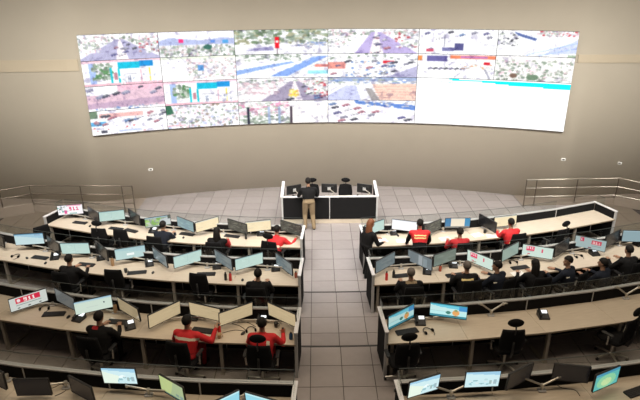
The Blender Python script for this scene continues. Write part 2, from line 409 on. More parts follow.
def p_shop():
    p = Pic(112, 34, W_); p.rect(0, 0, 1, .1, (.97, .8, .85)); p.rect(.08, .1, .16, .9, (.65, .75, .95)); p.rect(.45, .1, .72, .36, (.05, .72, .85)); p.rect(.72, .05, .9, .3, (.1, .55, .85))
    p.speck(.12, .15, .36, .75, [GRN, LGR, (.2, .5, .2)], 30, .04, .08); p.rect(.34, .3, .37, .95, TEAL); p.rect(.44, .36, .46, .95, TEAL); p.rect(.38, .5, .43, .8, (.75, .5, .55))
    p.rect(.5, .55, .68, .58, GRY); p.rect(.55, .65, .6, .95, (.6, .62, .7)); p.rect(.72, .4, .74, .95, PNK); p.rect(.84, .35, .86, .95, YEL); p.rect(.0, .92, 1, 1, PNK); p.speck(.45, .6, 1, .95, [(.75, .8, .9), W_], 20, .02, .06); return p
def p_lot():
    p = Pic(112, 34, (.88, .74, .80)); p.rect(0, 0, .4, .35, W_); p.poly([(0, .7), (1, .55), (1, .8), (0, 1)], (.74, .62, .72)); p.rect(.4, 0, 1, .2, (.95, .75, .82))
    for x, y, k in ((.05, .12, 1.4), (.17, .42, 1.8), (.24, .40, 1.4), (.38, .32, 1.5), (.5, .3, 1.6), (.86, .35, 1.3), (.93, .2, 1.3), (.7, .1, 1)): p.car(x, y, k, [DK, (.2, .22, .3), (.5, .5, .65)][rng.randint(3)])
    p.rect(0, .9, 1, 1, W_); p.speck(.1, .85, .9, 1, [GRY, BLU, W_], 20, .03, .05); return p
def p_traffic():
    p = Pic(112, 34, W_); p.rect(0, .0, .1, .3, GRN); p.rect(.12, .12, .7, .3, (.95, .72, .7)); p.rect(0, .45, .2, .62, (.35, .65, .85))
    for _ in range(22): p.car(rng.uniform(.05, 1), rng.uniform(.1, .7), rng.uniform(.7, 1.5), CARS[rng.randint(6)])
    p.speck(0, .7, 1, .95, [W_, W_, (.9, .85, .9), RED], 14, .03, .04); p.rect(.35, .86, .65, .94, (.75, .8, .95)); p.rect(.12, .82, .2, .93, (.3, .3, .35)); return p
def p_hills():
    p = Pic(112, 34, (.98, .98, 1)); p.poly([(0, .35), (.15, .22), (.4, .32), (.6, .36), (.85, .25), (1, .3), (1, .6), (0, .6)], (.68, .72, .88)); p.rect(0, .52, 1, 1, (.93, .93, .95))
    p.speck(0, .55, 1, 1, [GRN, LGR, W_, GRY, (.8, .7, .7)], 80, .04, .08); p.rect(.26, .3, .32, .45, (.95, .2, .45)); p.rect(.68, .36, .74, .46, BLU); p.rect(.84, .34, .92, .5, (.3, .6, .85)); p.ell(.64, .64, .06, .1, (.2, .4, .35)); return p
def p_roofs(cols, n=70):
    p = Pic(112, 34, W_); p.rect(0, 0, 1, .1, (.9, .93, .85)); p.speck(.35, .1, 1, .95, cols, n, .035, .06); p.rect(.48, .35, .56, .6, (.35, .6, .85)); p.rect(0, .55, .35, 1, (1, .98, .98)); return p
def p_blotch():
    p = Pic(112, 34, (.97, .97, .98)); p.speck(0, 0, 1, 1, [LGR, GRN, W_, W_, PNK, (.7, .75, .95), GRY, (.6, .5, .4)], 95, .035, .07); p.rect(0, .84, .25, .9, PNK); p.poly([(0, 0), (.07, 0), (.1, .35), (0, .4)], (.2, .4, .3)); return p
def p_sign():
    p = Pic(112, 34, (.96, .96, .97)); p.speck(0, 0, 1, .55, [GRN, LGR, (.3, .45, .25), (.6, .6, .4)], 90, .05, .08); p.rect(.05, .5, .12, .56, W_)
    p.poly([(.2, .75), (.4, .68), (.42, .85), (.1, .85)], (.6, .58, .75)); p.rect(.425, .3, .475, .75, (.9, .05, .12)); p.rect(.437, .45, .463, .52, W_); p.rect(.445, .75, .455, 1, (.3, .2, .25)); p.speck(.6, .5, 1, .7, [W_, GRY, BLU], 16, .04, .05); return p
def p_highway():
    p = Pic(112, 34, W_); p.speck(0, 0, .7, .25, [GRN, LGR, W_], 45, .04, .06); p.poly([(.35, .95), (.55, .95), (1, .1), (.85, .1)], (.50, .64, .92)); p.poly([(0, .85), (0, .65), (.6, .3), (.65, .35)], (.55, .68, .92))
    for k in range(6): p.line(.40+.09*k, .85-.14*k, .44+.09*k, .78-.14*k, .008, W_)
    p.line(.6, .9, 1, .25, .012, (.8, .82, .85)); p.rect(.78, .7, 1, .85, (.6, .9, .95)); p.rect(.86, .45, 1, .55, (.95, .55, .5)); return p
def p_avenue():
    p = p_road(.62, .15, (.62, .58, .68), .25, 1.05, (.97, .95, .95)); p.speck(0, .15, .45, .7, [PNK, W_, (.85, .7, .75)], 30, .05, .06); p.poly([(.58, .5), (.66, .5), (.68, .8), (.56, .8)], YEL); p.speck(.56, .5, .68, .85, [YEL, ORG, W_], 12, .02, .05); return p
def p_posts():
    p = Pic(112, 34, W_); p.speck(0, .05, .55, .6, [PNK, (.85, .4, .6), LGR, W_], 70, .04, .08); p.speck(0, .6, .6, 1, [LGR, GRN, W_], 40, .04, .08); p.rect(.6, .1, 1, 1, (1, .99, .97))
    for x, c in ((.1, DK), (.33, (.65, .72, .85)), (.45, (.6, .68, .8)), (.585, (.25, .2, .25))): p.rect(x-.012, .25, x+.014, 1, c)
    return p
def p_mixed():
    p = Pic(112, 34, W_); p.rect(0, .35, .2, .65, (.95, .6, .55)); p.speck(0, 0, 1, .3, [GRN, GRY, W_, W_], 30, .04, .05); p.poly([(.7, .95), (1, .5), (1, 1), (.55, 1)], LAV); p.rect(.62, .3, .74, .4, RED)
    for _ in range(16): p.car(rng.uniform(.05, .95), rng.uniform(.3, .9), rng.uniform(.7, 1.3), CARS[rng.randint(6)])
    p.speck(.2, .3, .7, 1, [W_, GRY, BLU, (.95, .8, .75)], 25, .03, .06); return p
def p_build():
    p = Pic(112, 34, W_); p.rect(.0, .0, 1, .18, (.6, .66, .8)); p.speck(0, 0, 1, .3, [BLU, GRY, W_, LGR], 30, .05, .05); p.poly([(.2, .35), (.32, .35), (.38, 1), (0, 1), (0, .8)], (.78, .80, .94)); p.poly([(.5, .3), (1, .25), (1, 1), (.6, 1)], (.98, .82, .74))
    for k in range(5): p.line(.55, .42+.12*k, 1, .36+.13*k, .012, (.9, .65, .6))
    p.poly([(.42, .45), (.5, .5), (.6, 1), (.5, 1)], (.62, .6, .6)); return p
def p_parking():
    p = Pic(112, 34, (1, .99, 1)); p.poly([(.3, .0), (1, .2), (1, .42), (.32, .15)], (.35, .5, .8)); p.speck(.4, 0, 1, .3, [BLU, GRY, W_], 20, .03, .04)
    for x, y in ((.08, .3), (.1, .55), (.18, .75), (.22, .4), (.3, .6), (.33, .35), (.05, .15), (.2, .2), (.38, .52), (.5, .65), (.55, .5), (.85, .75), (.92, .85), (.15, .9), (.3, .85)): p.car(x, y, 1.3, CARS[rng.randint(6)])
    return p
def p_trucks():
    p = Pic(112, 34, W_)
    for x, y in ((.1, .15), (.25, .35), (.4, .1), (.55, .2), (.7, .12), (.9, .3), (.15, .8), (.85, .15)): p.car(x, y, 1.1, CARS[rng.randint(6)])
    p.rect(.46, .55, .58, .85, (.3, .3, .5)); p.rect(.3, .75, .46, .88, (.45, .45, .65)); p.line(.33, .2, .33, .7, .01, GRY); p.line(.85, .6, 1, .65, .01, GRY); p.rect(.1, .78, .2, .9, (.8, .3, .4)); return p
def p_truck2():
    p = Pic(112, 34, W_); p.rect(0, .05, .05, .25, ORG); p.rect(.4, .02, 1, .18, (.95, .5, .35)); p.rect(.55, .05, .9, .15, (.75, .45, .7)); p.rect(.12, .05, .38, .3, (.38, .36, .6)); p.rect(.4, .02, .42, .25, W_)
    for k in range(7): p.car(.16+.07*k, .58, .9, DK if k % 2 else (.45, .42, .6))
    p.speck(.6, .4, 1, .6, [(.8, .8, .8), W_, ORG], 12, .05, .03); p.rect(.86, .28, .94, .4, RED); p.line(.88, .6, .95, 1, .015, GRY); return p
def p_street2():
    p = Pic(112, 34, W_); p.poly([(.35, 1), (.6, .9), (1, .3), (1, .85)], (.80, .84, .96)); p.line(.4, .95, 1, .45, .012, (.6, .72, .95)); p.line(.55, .98, 1, .65, .01, (.6, .72, .95)); p.poly([(.2, .05), (.5, .3), (.48, .4), (.25, .2)], (.3, .38, .62)); p.speck(.5, 0, 1, .2, [PNK, GRY, LGR, RED], 26, .03, .05); p.speck(0, .05, .25, .6, [LGR, GRY, W_, DK], 18, .04, .05); p.rect(.9, .9, 1, 1, LGR); return p
def p_town():
    p = Pic(112, 34, (.97, .96, .95)); p.speck(0, .15, 1, 1, [LGR, GRN, W_, W_, PNK, (.8, .78, .75), (.55, .62, .5)], 100, .04, .06); p.ell(.5, .85, .08, .13, GRN); p.ell(.25, .8, .05, .1, (.45, .35, .3)); return p
GRID = [[p_road(.5, .22), p_shop(), p_lot(), p_traffic()],
        [p_hills(), p_roofs([PNK, W_, (.85, .7, .7), LGR, GRY, (.95, .85, .85)]), p_shop(), p_blotch()],
        [p_sign(), p_highway(), p_avenue(), p_posts()],
        [p_road(.52, .12, (.72, .66, .86), .3, 1.0), p_mixed(), p_build(), p_parking()],
        [p_trucks(), p_truck2()], [p_street2(), p_town()]]
SZ0, SZ1 = 2.48, 5.70
seam_px = [78, 162, 236.5, 328, 417, 494, 579]
def ang(X): return math.asin((X-AX)/(WR-.14))
aL, aR = ang(SXL), ang(SXR)
def px_ang(x):                                  # column seams met with the curved wall
    d = _r2*((x-320)/F)+_d2*((75-200)/F)+_fw
    t = 15.
    for _ in range(40):
        X, Y = d.x*t, d.y*t; t += (WR-.14-math.hypot(X-AX, Y-WCY))*.8
    return math.atan2(d.x*t-AX, d.y*t-WCY)
seams = [aL]+[px_ang(x) for x in seam_px[1:-1]]+[aR]
vw = empty('video_wall', (AX, wallY(AX), 0))
def wall_pt(a, r, z): return (r*math.sin(a), WCY+r*math.cos(a)-wallY(AX), z)
def arc_panel(a0, a1, z0, z1, pic, name, m):
    nx, nz = pic.w, pic.h; r = WR-.14
    A = np.linspace(a0, a1, nx+1); Z = np.linspace(z1, z0, nz+1)
    vs = [wall_pt(a, r, z) for z in Z for a in A]
    fs = [(j*(nx+1)+i, (j+1)*(nx+1)+i, (j+1)*(nx+1)+i+1, j*(nx+1)+i+1) for j in range(nz) for i in range(nx)]
    me = bpy.data.meshes.new(name); me.from_pydata(vs, [], fs); me.materials.append(m)
    at = me.color_attributes.new('Col', 'FLOAT_COLOR', 'CORNER')
    c = np.ones((nz*nx, 4, 4), np.float32); c[:, :, :3] = pic.a.reshape(-1, 1, 3); at.data.foreach_set('color', c.reshape(-1))
    return link(name, me, vw)
VWM = mat_screen('video_wall_screen', 1.25)
rh = (SZ1-SZ0)/4; g = .008
for c in range(6):
    a0, a1 = seams[c]+g/WR, seams[c+1]-g/WR
    for r in range(len(GRID[c])):
        p = GRID[c][r]; p.finish()
        arc_panel(a0, a1, SZ1-(r+1)*rh+g, SZ1-r*rh-g, p, 'display_panel', VWM)
big = Pic(150, 46, (1, 1, 1))
big.poly([(.22, .01), (1, .02), (1, .135), (.62, .10), (.45, .055), (.25, .04)], (.0, .80, .86)); big.speck(.1, .06, .25, .085, [(.3, .85, .9), W_], 10, .01, .012)
arc_panel(seams[4]+g/WR, seams[6]-g/WR, SZ0+g, SZ0+2*rh-g, big, 'display_panel', VWM)
mb = MB(); nA = 40; A = np.linspace(aL+.0004, aR-.0004, nA)
vs = [wall_pt(a, r, z) for r in (WR-.132, WR-.01) for z in (SZ0+.004, SZ1-.004) for a in A]
fs = []
for i in range(nA-1):
    a_, b_, c_, d_ = i, nA+i, 2*nA+i, 3*nA+i
    fs += [(a_, a_+1, b_+1, b_), (c_+1, c_, d_, d_+1), (b_, b_+1, d_+1, d_), (a_+1, a_, c_, c_+1)]
fs += [(0, nA, 3*nA, 2*nA), (nA-1, 3*nA-1, 4*nA-1, 2*nA-1)]
mb.add(vs, fs); mb.build('housing', DARKG, vw)
tag(vw, 'huge curved video wall tiled with bright street camera pictures', 'video wall')

# ---------------------------------------------------------------- ramps and handrails
def ramp(side):
    if side < 0: P = [(-6.1, 17.25, 0), (-7.85, 17.33, .12), (-9.55, 17.38, .26), (-10.35, 16.95, .30), (-11.6, 16.1, .34)]
    else: P = [(7.1, 17.5, 0), (8.85, 17.55, .10), (10.25, 17.58, .22), (11.0, 16.95, .26), (12.2, 16.1, .3)]
    sd = 'left' if side < 0 else 'right'
    mb = MB()
    for i in range(len(P)-1):
        (x0, y0, z0), (x1, y1, z1) = P[i], P[i+1]
        q0, q1 = (x0, wallY(x0)-.005), (x1, wallY(x1)-.005)
        vs = [(x0, y0, .001), (x1, y1, .001), (*q1, .001), (*q0, .001), (x0, y0, z0+.004), (x1, y1, z1+.004), (*q1, z1+.004), (*q0, z0+.004)]
        fs = [(0, 1, 5, 4), (4, 5, 6, 7), (3, 2, 1, 0), (1, 2, 6, 5), (2, 3, 7, 6), (3, 0, 4, 7)]
        if side < 0: fs = [f[::-1] for f in fs]
        mb.add(vs, fs)
    r = empty('access_ramp', (P[0][0], P[0][1], 0))
    off = Vector((P[0][0], P[0][1], 0))
    mb.v = [tuple(Vector(v)-off) for v in mb.v]
    mb.build('ramp_slab', KERB, r)
    k = MB()
    for i in range(2, len(P)-1):
        (x0, y0, z0), (x1, y1, z1) = P[i], P[i+1]; d = Vector((x1-x0, y1-y0)).normalized(); n = Vector((-d.y, d.x))*.05
        k.prism([(x0-n.x-off.x, y0-n.y-off.y), (x1-n.x-off.x, y1-n.y-off.y), (x1+n.x-off.x, y1+n.y-off.y), (x0+n.x-off.x, y0+n.y-off.y)], .002, z0+.08)
    k.build('kerb', KERB, r)
    tag(r, f'low ramp with three-bar metal handrail along curved wall {sd} of the podium', 'ramp')
    h = r; RM = RAIL if side < 0 else RAIL2
    for zz in (.95, .65, .34):
        m2 = MB(); m2.tube([(x-off.x, y-off.y, .0*z+zz) for x, y, z in P], .017 if zz < .9 else .022, 8); m2.build('rail', RM, h, smooth=True)
    pp = [P[0], tuple(Vector(P[0])*.8+Vector(P[1])*.2), P[1], P[2], tuple(Vector(P[2])*.02+Vector(P[3])*.98), P[4]]
    for x, y, z in pp:
        m2 = MB(); m2.tube([(x-off.x, y-off.y, z+.004), (x-off.x, y-off.y, .96)], .02, 8); m2.lathe([(.045, 0), (.045, .012)], x-off.x, y-off.y, z+.004, 10); m2.build('post', RAIL, h)
ramp(-1); ramp(1)

# ---------------------------------------------------------------- desks
def desk_meshes(l):
    R_ = RR[l]; wf = MODW-.004; wn = MODW*(R_+DEPTH)/R_-.004
    D = {}
    m = MB(); m.prism([(-wf/2, -.035), (-wn/2, -DEPTH), (wn/2, -DEPTH), (wf/2, -.035)], DTOP-.03, DTOP, 0)
    D['desktop'] = m.mesh('desktop', WOOD)
    m = MB(); m.prism([(-wn/2, -DEPTH-.006), (wn/2, -DEPTH-.006), (wn/2, -DEPTH-.0005), (-wn/2, -DEPTH-.0005)], DTOP-.032, DTOP-.001)
    D['edge_strip'] = m.mesh('edge_strip', WOODEDGE)
    m = MB(); m.box(-wf/2, wf/2, -.03, .03, .04, PH-.025); D['partition_panel'] = m.mesh('partition_panel', FABRIC)
    m = MB(); m.box(-wf/2, wf/2, -.038, .038, PH-.024, PH); D['cap_rail'] = m.mesh('cap_rail', ALU)
    m = MB(); m.box(-wf/2, wf/2, -.006, .006, PH+.001, PH+.235); D['glass_pane'] = m.mesh('glass_pane', GLASS)
    m = MB(); m.box(-wf/2, wf/2, -.007, .007, PH+.2355, PH+.241); D['glass_edge'] = m.mesh('glass_edge', GLASSEDGE)
    m = MB(); m.box(-wf/2, -wf/2+.022, -.036, -.031, .04, PH-.026); D['joint_post'] = m.mesh('joint_post', ALU)
    m = MB(); m.box(-wf/2+.06, -wf/2+.12, -DEPTH+.03, -DEPTH+.09, 0, DTOP-.031); m.box(-wf/2+.05, -wf/2+.13, -DEPTH+.02, -.2, 0, .02)
    D['leg'] = m.mesh('leg', STEEL)
    m = MB(); m.box(-wf/2, wf/2, -.025, .025, .0, .039); D['plinth'] = m.mesh('plinth', STEEL)
    return D
def end_panel(root, sx, tall=PH):
    m = MB(); m.box(-.022, .022, -DEPTH+.045, -.039, .03, tall-.022); e = m.build('end_panel', FABRIC, root, loc=(sx, 0, 0))
    m = MB(); m.box(-.036, .036, -DEPTH-.01, .039, tall-.022, tall+.004); m.build('end_cap', ALUW, e)
    m = MB(); m.box(-.028, .028, -DEPTH-.005, -DEPTH+.043, 0, tall-.023); m.build('end_post', ALU, e)
    m = MB(); m.box(-.005, .005, -.33, -.045, tall+.005, tall+.235); m.build('end_glass', GLASS, e)
    m = MB(); m.box(-.006, .006, -.33, -.045, tall+.2355, tall+.244); m.build('end_glass_edge', GLASSEDGE, e)
NMOD = {(0, -1): 5, (0, 1): 5, (1, -1): 6, (1, 1): 6, (2, -1): 5, (2, 1): 5, (3, -1): 4, (3, 1): 4}
for l in range(4):
    D = desk_meshes(l)
    for s in (-1, 1):
        a = rowA(l, ASTART[s]); da = MODW/RR[l]
        n = NMOD[(l, s)]
        for k in range(n):
            am = a+s*(k+.5)*da
            X = AX+RR[l]*math.sin(am); Y = Y0[l]+RR[l]*(1-math.cos(am))
            o = empty('workstation_desk', (X, Y, LV[l]), am)
            for nm in D:
                if nm == 'glass_pane' and l == 0 and s == 1 and k == 4: continue
                if nm == 'glass_edge' and l == 0 and s == 1 and k == 4: continue
                link(nm, D[nm], o)
            if k == 0: end_panel(o, -s*(MODW/2+.026))
            if k == n-1: end_panel(o, s*(MODW/2+.030))
            tag(o, f"beige desk with black partition, {where(l, X)}", 'desk', 'workstation desks')

# ---------------------------------------------------------------- podium
pd = empty('podium_desk', (AX-.01, 16.2, 0))
m = MB(); m.box(-1.47, 1.47, .02, .06, 0, .16); m.build('plinth', WOOD, pd)
for s in (-1, 1):
    m = MB(); m.box(min(s*.012, s*1.47), max(s*.012, s*1.47), 0, .045, .16, .90); m.build('front_panel', FABRIC, pd)
    m = MB(); m.add([(x, y, z) for x in (-.025, .025) for y, z in ((-.01, 0), (1.0, 0), (1.0, 1.06), (-.01, .915))],
                    [(0, 1, 2, 3)[::-1], (4, 5, 6, 7), (0, 4, 7, 3), (1, 2, 6, 5), (3, 7, 6, 2), (0, 1, 5, 4)][0:6]); e = m.build('end_panel', FABRIC, pd, loc=(s*1.50, 0, 0))
    m = MB(); m.add([(x, y, z+h) for h in (0.001, .03) for x, y, z in ((-.045, -.012, .915), (.045, -.012, .915), (.045, 1.0, 1.06), (-.045, 1.0, 1.06))],
                    [(3, 2, 1, 0), (4, 5, 6, 7), (0, 1, 5, 4), (1, 2, 6, 5), (2, 3, 7, 6), (3, 0, 4, 7)]); m.build('end_cap', ALUW, e)
    m = MB(); m.box(-.027, .027, -.016, -.0105, 0, .915); m.build('end_post', ALU, e)
m = MB(); m.box(-.011, .011, -.006, .04, .16, .90); m.build('centre_post', ALU, pd)
m = MB(); m.box(-1.47, 1.47, -.012, .06, .901, .93); m.build('cap_rail', ALUW, pd)
m = MB(); m.box(-1.47, 1.47, .07, .56, .715, .745); m.build('desktop', WOOD, pd)
for x in (-1.3, 0, 1.3):
    m = MB(); m.box(x-.03, x+.03, .45, .51, 0, .714); m.build('leg', STEEL, pd)
tag(pd, 'black fronted podium desk with white rails on the tiled stage', 'desk')

# ---------------------------------------------------------------- monitors
def text_px(p, s, x, y, sc_, c):
    FONT = {'9': ['111', '101', '111', '001', '111'], '1': ['010', '110', '010', '010', '111'], 'C': ['111', '100', '100', '100', '111'], '5': ['111', '100', '111', '001', '111']}
    for ch in s:
        for j, r in enumerate(FONT[ch]):
            for i, b in enumerate(r):
                if b == '1': p.rect(x+i*sc_, y+j*sc_*p.w/p.h, x+(i+1)*sc_-.001, y+(j+1)*sc_*p.w/p.h-.001, c)
        x += 4.2*sc_
def content(kind, w_=56, h_=24):
    P = lambda c: Pic(w_, h_, c)
    if kind in ('off',): return P((.004, .004, .005))
    if kind == 'mint': p = P((.50, .68, .62)); p.rect(0, 0, 1, .07, (.35, .55, .55)); p.rect(.49, .07, .5, 1, (.42, .60, .56)); p.speck(.05, .2, .95, .9, [(.54, .72, .66), (.47, .64, .59)], 14, .1, .03); return p
    if kind == 'white': p = P((1, 1, 1)); p.rect(0, 0, 1, .06, (.8, .9, 1)); return p
    if kind == 'cream': p = P((.95, .80, .52)); p.rect(0, 0, 1, .08, (.75, .75, .65)); p.speck(.05, .15, .95, .95, [(.88, .74, .48), (1, .86, .58)], 24, .12, .015); return p
    if kind == 'desk': p = P((.90, .80, .62)); p.rect(0, 0, .24, 1, (.06, .22, .40)); p.rect(.78, 0, 1, 1, (.06, .28, .50)); p.rect(.24, 0, .78, .1, (.7, .7, .65)); p.rect(0, .85, 1, 1, (.2, .2, .18)); return p
    if kind == 'blue': p = P((.24, .36, .38)); p.speck(0, 0, 1, 1, [(.26, .40, .42), (.2, .31, .35)], 20, .2, .1); return p
    if kind == 'bluegrey': p = P((.26, .37, .40)); p.rect(0, 0, 1, .1, (.32, .45, .5)); return p
    if kind == 'darktext': p = P((.055, .06, .05)); p.speck(.03, .1, .97, .95, [(.16, .16, .12), (.10, .11, .09), (.03, .03, .03)], 60, .06, .025); return p
    if kind == 'cctv': p = P((.30, .38, .30)); p.speck(0, .1, .6, .9, [(.25, .45, .12), (.4, .62, .2), (.5, .55, .45)], 30, .06, .1); p.rect(.0, 0, 1, .1, (.4, .6, .7)); p.poly([(.6, .3), (1, .1), (1, .9), (.5, 1)], (.55, .6, .6)); p.rect(.9, 0, 1, .35, (.1, .12, .1)); return p
    if kind in ('sky', 'sky2'):
        p = P((.55, .72, .74)); p.poly([(0, 0), (1, 0), (1, .5), (0, .15)], (.36, .58, .70)); p.rect(0, 0, 1, .07, (.12, .30, .45)); p.rect(.7, .1, .9, .2, (.3, .45, .6))
        if kind == 'sky2': p.a = p.a*.4+np.array((.44, .62, .58))*.6; p.rect(.38, .5, .62, .72, (.9, .95, .92))
        return p
    if kind == 'dim': p = P((.135, .175, .185)); p.speck(0, 0, 1, 1, [(.15, .19, .2), (.12, .16, .175)], 12, .2, .1); return p
    if kind == 'dim2': p = P((.15, .185, .20)); p.rect(.45, .1, .6, .9, (.30, .34, .36)); p.rect(.65, .2, .8, .9, (.22, .27, .29)); return p
    if kind == 'dimg': p = P((.15, .19, .16)); p.speck(0, 0, 1, 1, [(.17, .22, .19), (.13, .17, .14)], 12, .2, .1); return p
    if kind == 'dimg2': p = P((.24, .33, .29)); return p
    if kind == 'dim3': p = P((.10, .11, .11)); return p
    if kind in ('tan', 'tan2'):
        k = 1. if kind == 'tan' else .62
        p = P((.50*k, .39*k, .23*k)); p.speck(.03, .1, .97, .95, [(.53*k, .42*k, .25*k), (.46*k, .36*k, .21*k)], 22, .14, .02); p.rect(0, 0, 1, .06, (.42*k, .33*k, .2*k)); return p
    if kind == 'page': p = P((.60, .72, .62)); p.rect(0, 0, 1, .08, (.30, .50, .62)); p.rect(0, .08, 1, .16, (.5, .66, .66)); p.rect(.76, .38, .80, .5, (.05, .08, .1)); p.rect(.3, .6, .6, .63, (.5, .6, .55)); return p
    if kind == 'sos':
        p = P((.97, .93, .95)); p.speck(0, .05, .38, .75, [(.2, .5, .45), (.6, .7, .75), (.15, .2, .2), W_], 30, .04, .08); p.rect(.25, .55, .35, .9, (.75, .1, .3)); p.rect(.38, 0, .95, .12, (.92, .45, .6)); text_px(p, '911', .46, .2, .033, (.78, .03, .18)); p.rect(0, .75, .25, 1, W_); p.rect(.45, .82, .75, .97, (.35, .6, .55)); return p
    if kind == 'sos2':
        p = P((.60, .74, .66)); p.rect(.12, .08, .40, .48, (.75, .06, .14)); text_px(p, '911', .15, .13, .018, (.95, .8, .8)); p.rect(.62, .2, .68, .55, (.7, .08, .16)); p.rect(.15, .55, .36, .58, (.3, .4, .38)); p.rect(.18, .75, .26, .85, (.6, .1, .15)); return p
    if kind == 'sos3':
        p = P((.33, .43, .43)); p.rect(.16, .05, .28, .42, (.5, .03, .08)); text_px(p, '1', .18, .1, .02, (.6, .6, .6)); p.rect(.54, .18, .86, .55, (.52, .03, .07)); text_px(p, '911', .57, .23, .022, (.75, .45, .45)); p.rect(.55, .65, .85, .69, (.15, .2, .2)); p.rect(.45, .85, .55, .95, (.2, .1, .12)); return p
    if kind == 'sos4':
        p = P((.58, .62, .58)); p.rect(.16, .08, .82, .52, (.62, .02, .06)); p.ell(.24, .3, .045, .13, (.8, .7, .7)); text_px(p, '911', .38, .15, .027, (.9, .74, .72)); p.rect(.16, .62, .84, .65, (.1, .2, .18))
        for x in (.22, .5, .8): p.ell(x, .88, .035, .05, (.05, .06, .06))
        return p
    if kind in ('beach', 'beach2'):
        p = P((.55, .82, .80)); p.poly([(0, 0), (1, 0), (1, .35), (.3, .25), (0, .12)], (.16, .60, .75)); p.rect(.78, .05, 1, .4, (.06, .30, .62)); p.rect(0, .0, 1, .08, (.05, .35, .45)); p.rect(0, .85, 1, 1, (.04, .25, .32)); p.rect(0, .55, .6, .59, (.40, .65, .66)); p.rect(0, .6, 1, .84, (.5, .85, .85)); p.ell(.5, .62, .07, .12, (.05, .22, .18)); p.ell(.71, .6, .10, .22, (.80, .38, .12)); p.ell(.71, .42, .05, .08, (.25, .35, .15)); p.ell(.7, .88, .08, .06, (.06, .15, .12))
        if kind == 'beach': p.a = p.a*.75
        return p
    if kind in ('wide', 'wide2'):
        p = P((.62, .84, .88)); p.poly([(0, 0), (1, 0), (1, .25), (0, .12)], (.35, .62, .80)); p.speck(.1, .5, .95, .85, [(.8, .92, .92), (.55, .78, .82), (.3, .55, .6)], 14, .06, .06); p.rect(.72, .6, .78, .82, (.35, .5, .5)); p.rect(.84, .55, .93, .85, (.35, .5, .55))
        if kind == 'wide': p.poly([(0, .2), (.5, .5), (.4, 1), (0, 1)], (.80, .92, .80))
        return p
    if kind == 'green': p = P((.36, .46, .26)); p.poly([(0, 0), (.6, 0), (.4, 1), (0, 1)], (.46, .56, .24)); p.rect(.65, .65, .78, .85, (.2, .3, .25)); p.rect(.83, .65, .95, .9, (.22, .32, .3)); p.rect(0, .93, 1, 1, (.05, .12, .12)); return p
    if kind == 'cyan': p = P((.30, .68, .80)); p.rect(0, 0, 1, .12, (.5, .8, .85)); return p
    if kind == 'aqua': p = P((.10, .45, .42)); p.ell(.5, .6, .4, .4, (.25, .60, .35)); p.ell(.5, .65, .22, .22, (.5, .7, .35)); p.rect(0, 0, 1, .15, (.05, .28, .42)); return p
    return P((.4, .4, .4))
SCM = mat_screen('monitor_screen', 1.0)
def screen_mesh(kind, W, H):
    p = content(kind); nx, nz = p.w, p.h
    X = np.linspace(-W/2, W/2, nx+1); Z = np.linspace(H/2, -H/2, nz+1)
    me = bpy.data.meshes.new('screen'); me.from_pydata([(x, 0, z) for z in Z for x in X], [], [(j*(nx+1)+i, (j+1)*(nx+1)+i, (j+1)*(nx+1)+i+1, j*(nx+1)+i+1) for j in range(nz) for i in range(nx)])
    me.materials.append(SCM); at = me.color_attributes.new('Col', 'FLOAT_COLOR', 'CORNER')
    c = np.ones((nz*nx, 4, 4), np.float32); c[:, :, :3] = np.clip(p.a, 0, 1).reshape(-1, 1, 3); at.data.foreach_set('color', c.reshape(-1)); return me
SCR = {}; HOUS = {}
def housing(W, H):
    if (W, H) in HOUS: return HOUS[(W, H)]
    m = MB(); m.rbox(0, .017, 0, W, .030, H, .012, 'y', 3); m.rbox(0, .042, -.01, W*.55, .022, H*.62, .02, 'y', 3)
    m2 = MB(); b = .008
    for x0, x1, z0, z1 in ((-W/2, W/2, H/2-b, H/2), (-W/2, W/2, -H/2, -H/2+b*1.6), (-W/2, -W/2+b, -H/2+b*1.6, H/2-b), (W/2-b, W/2, -H/2+b*1.6, H/2-b)): m2.box(x0, x1, -.004, .0015, z0, z1)
    m3 = MB(); m3.box(-.05, .05, .0535, .066, -.05, .05)
    HOUS[(W, H)] = (m.mesh('housing', BLACK), m2.mesh('bezel', BLACK), m3.mesh('mount_plate', ALU)); return HOUS[(W, H)]
DESCR = {'off': 'switched-off black', 'mint': 'pale mint screen', 'white': 'glaring white screen', 'cream': 'cream screen', 'blue': 'dim blue-grey screen', 'bluegrey': 'blue-grey screen', 'darktext': 'dark text screen', 'cctv': 'green camera-picture', 'sky': 'light blue sky screen', 'sky2': 'pale blue screen', 'dim': 'dim slate screen', 'dim2': 'dim slate screen with pale bars', 'dimg': 'dim green-grey screen', 'dimg2': 'dull green screen', 'dim3': 'almost dark screen', 'tan': 'tan screen', 'tan2': 'brownish screen', 'page': 'pale green web page', 'sos': 'white and pink 911 screen', 'sos2': 'mint 911 screen', 'sos3': 'grey 911 screen', 'sos4': 'white screen with red 911 banner', 'beach': 'dim beach wallpaper', 'beach2': 'bright beach wallpaper', 'desk': 'cream document', 'wide': 'pale sky wallpaper', 'wide2': 'light blue wallpaper', 'green': 'olive green screen', 'cyan': 'cyan screen', 'aqua': 'teal and green screen'}
def monitor(kind, X, Y, Z, yaw, tilt, label, W=.70, H=.31, group='desk monitors'):
    o = empty('monitor', (X, Y, Z), yaw); o.rotation_euler = (-tilt, 0, yaw)
    h, b, mp = housing(W, H); link('housing', h, o); link('bezel', b, o); link('mount_plate', mp, o)
    if (kind, W) not in SCR: SCR[(kind, W)] = screen_mesh(kind, W-.016, H-.02)
    link('screen', SCR[(kind, W)], o, (0, -.0002, .002))
    tag(o, label, 'monitor', group); return o
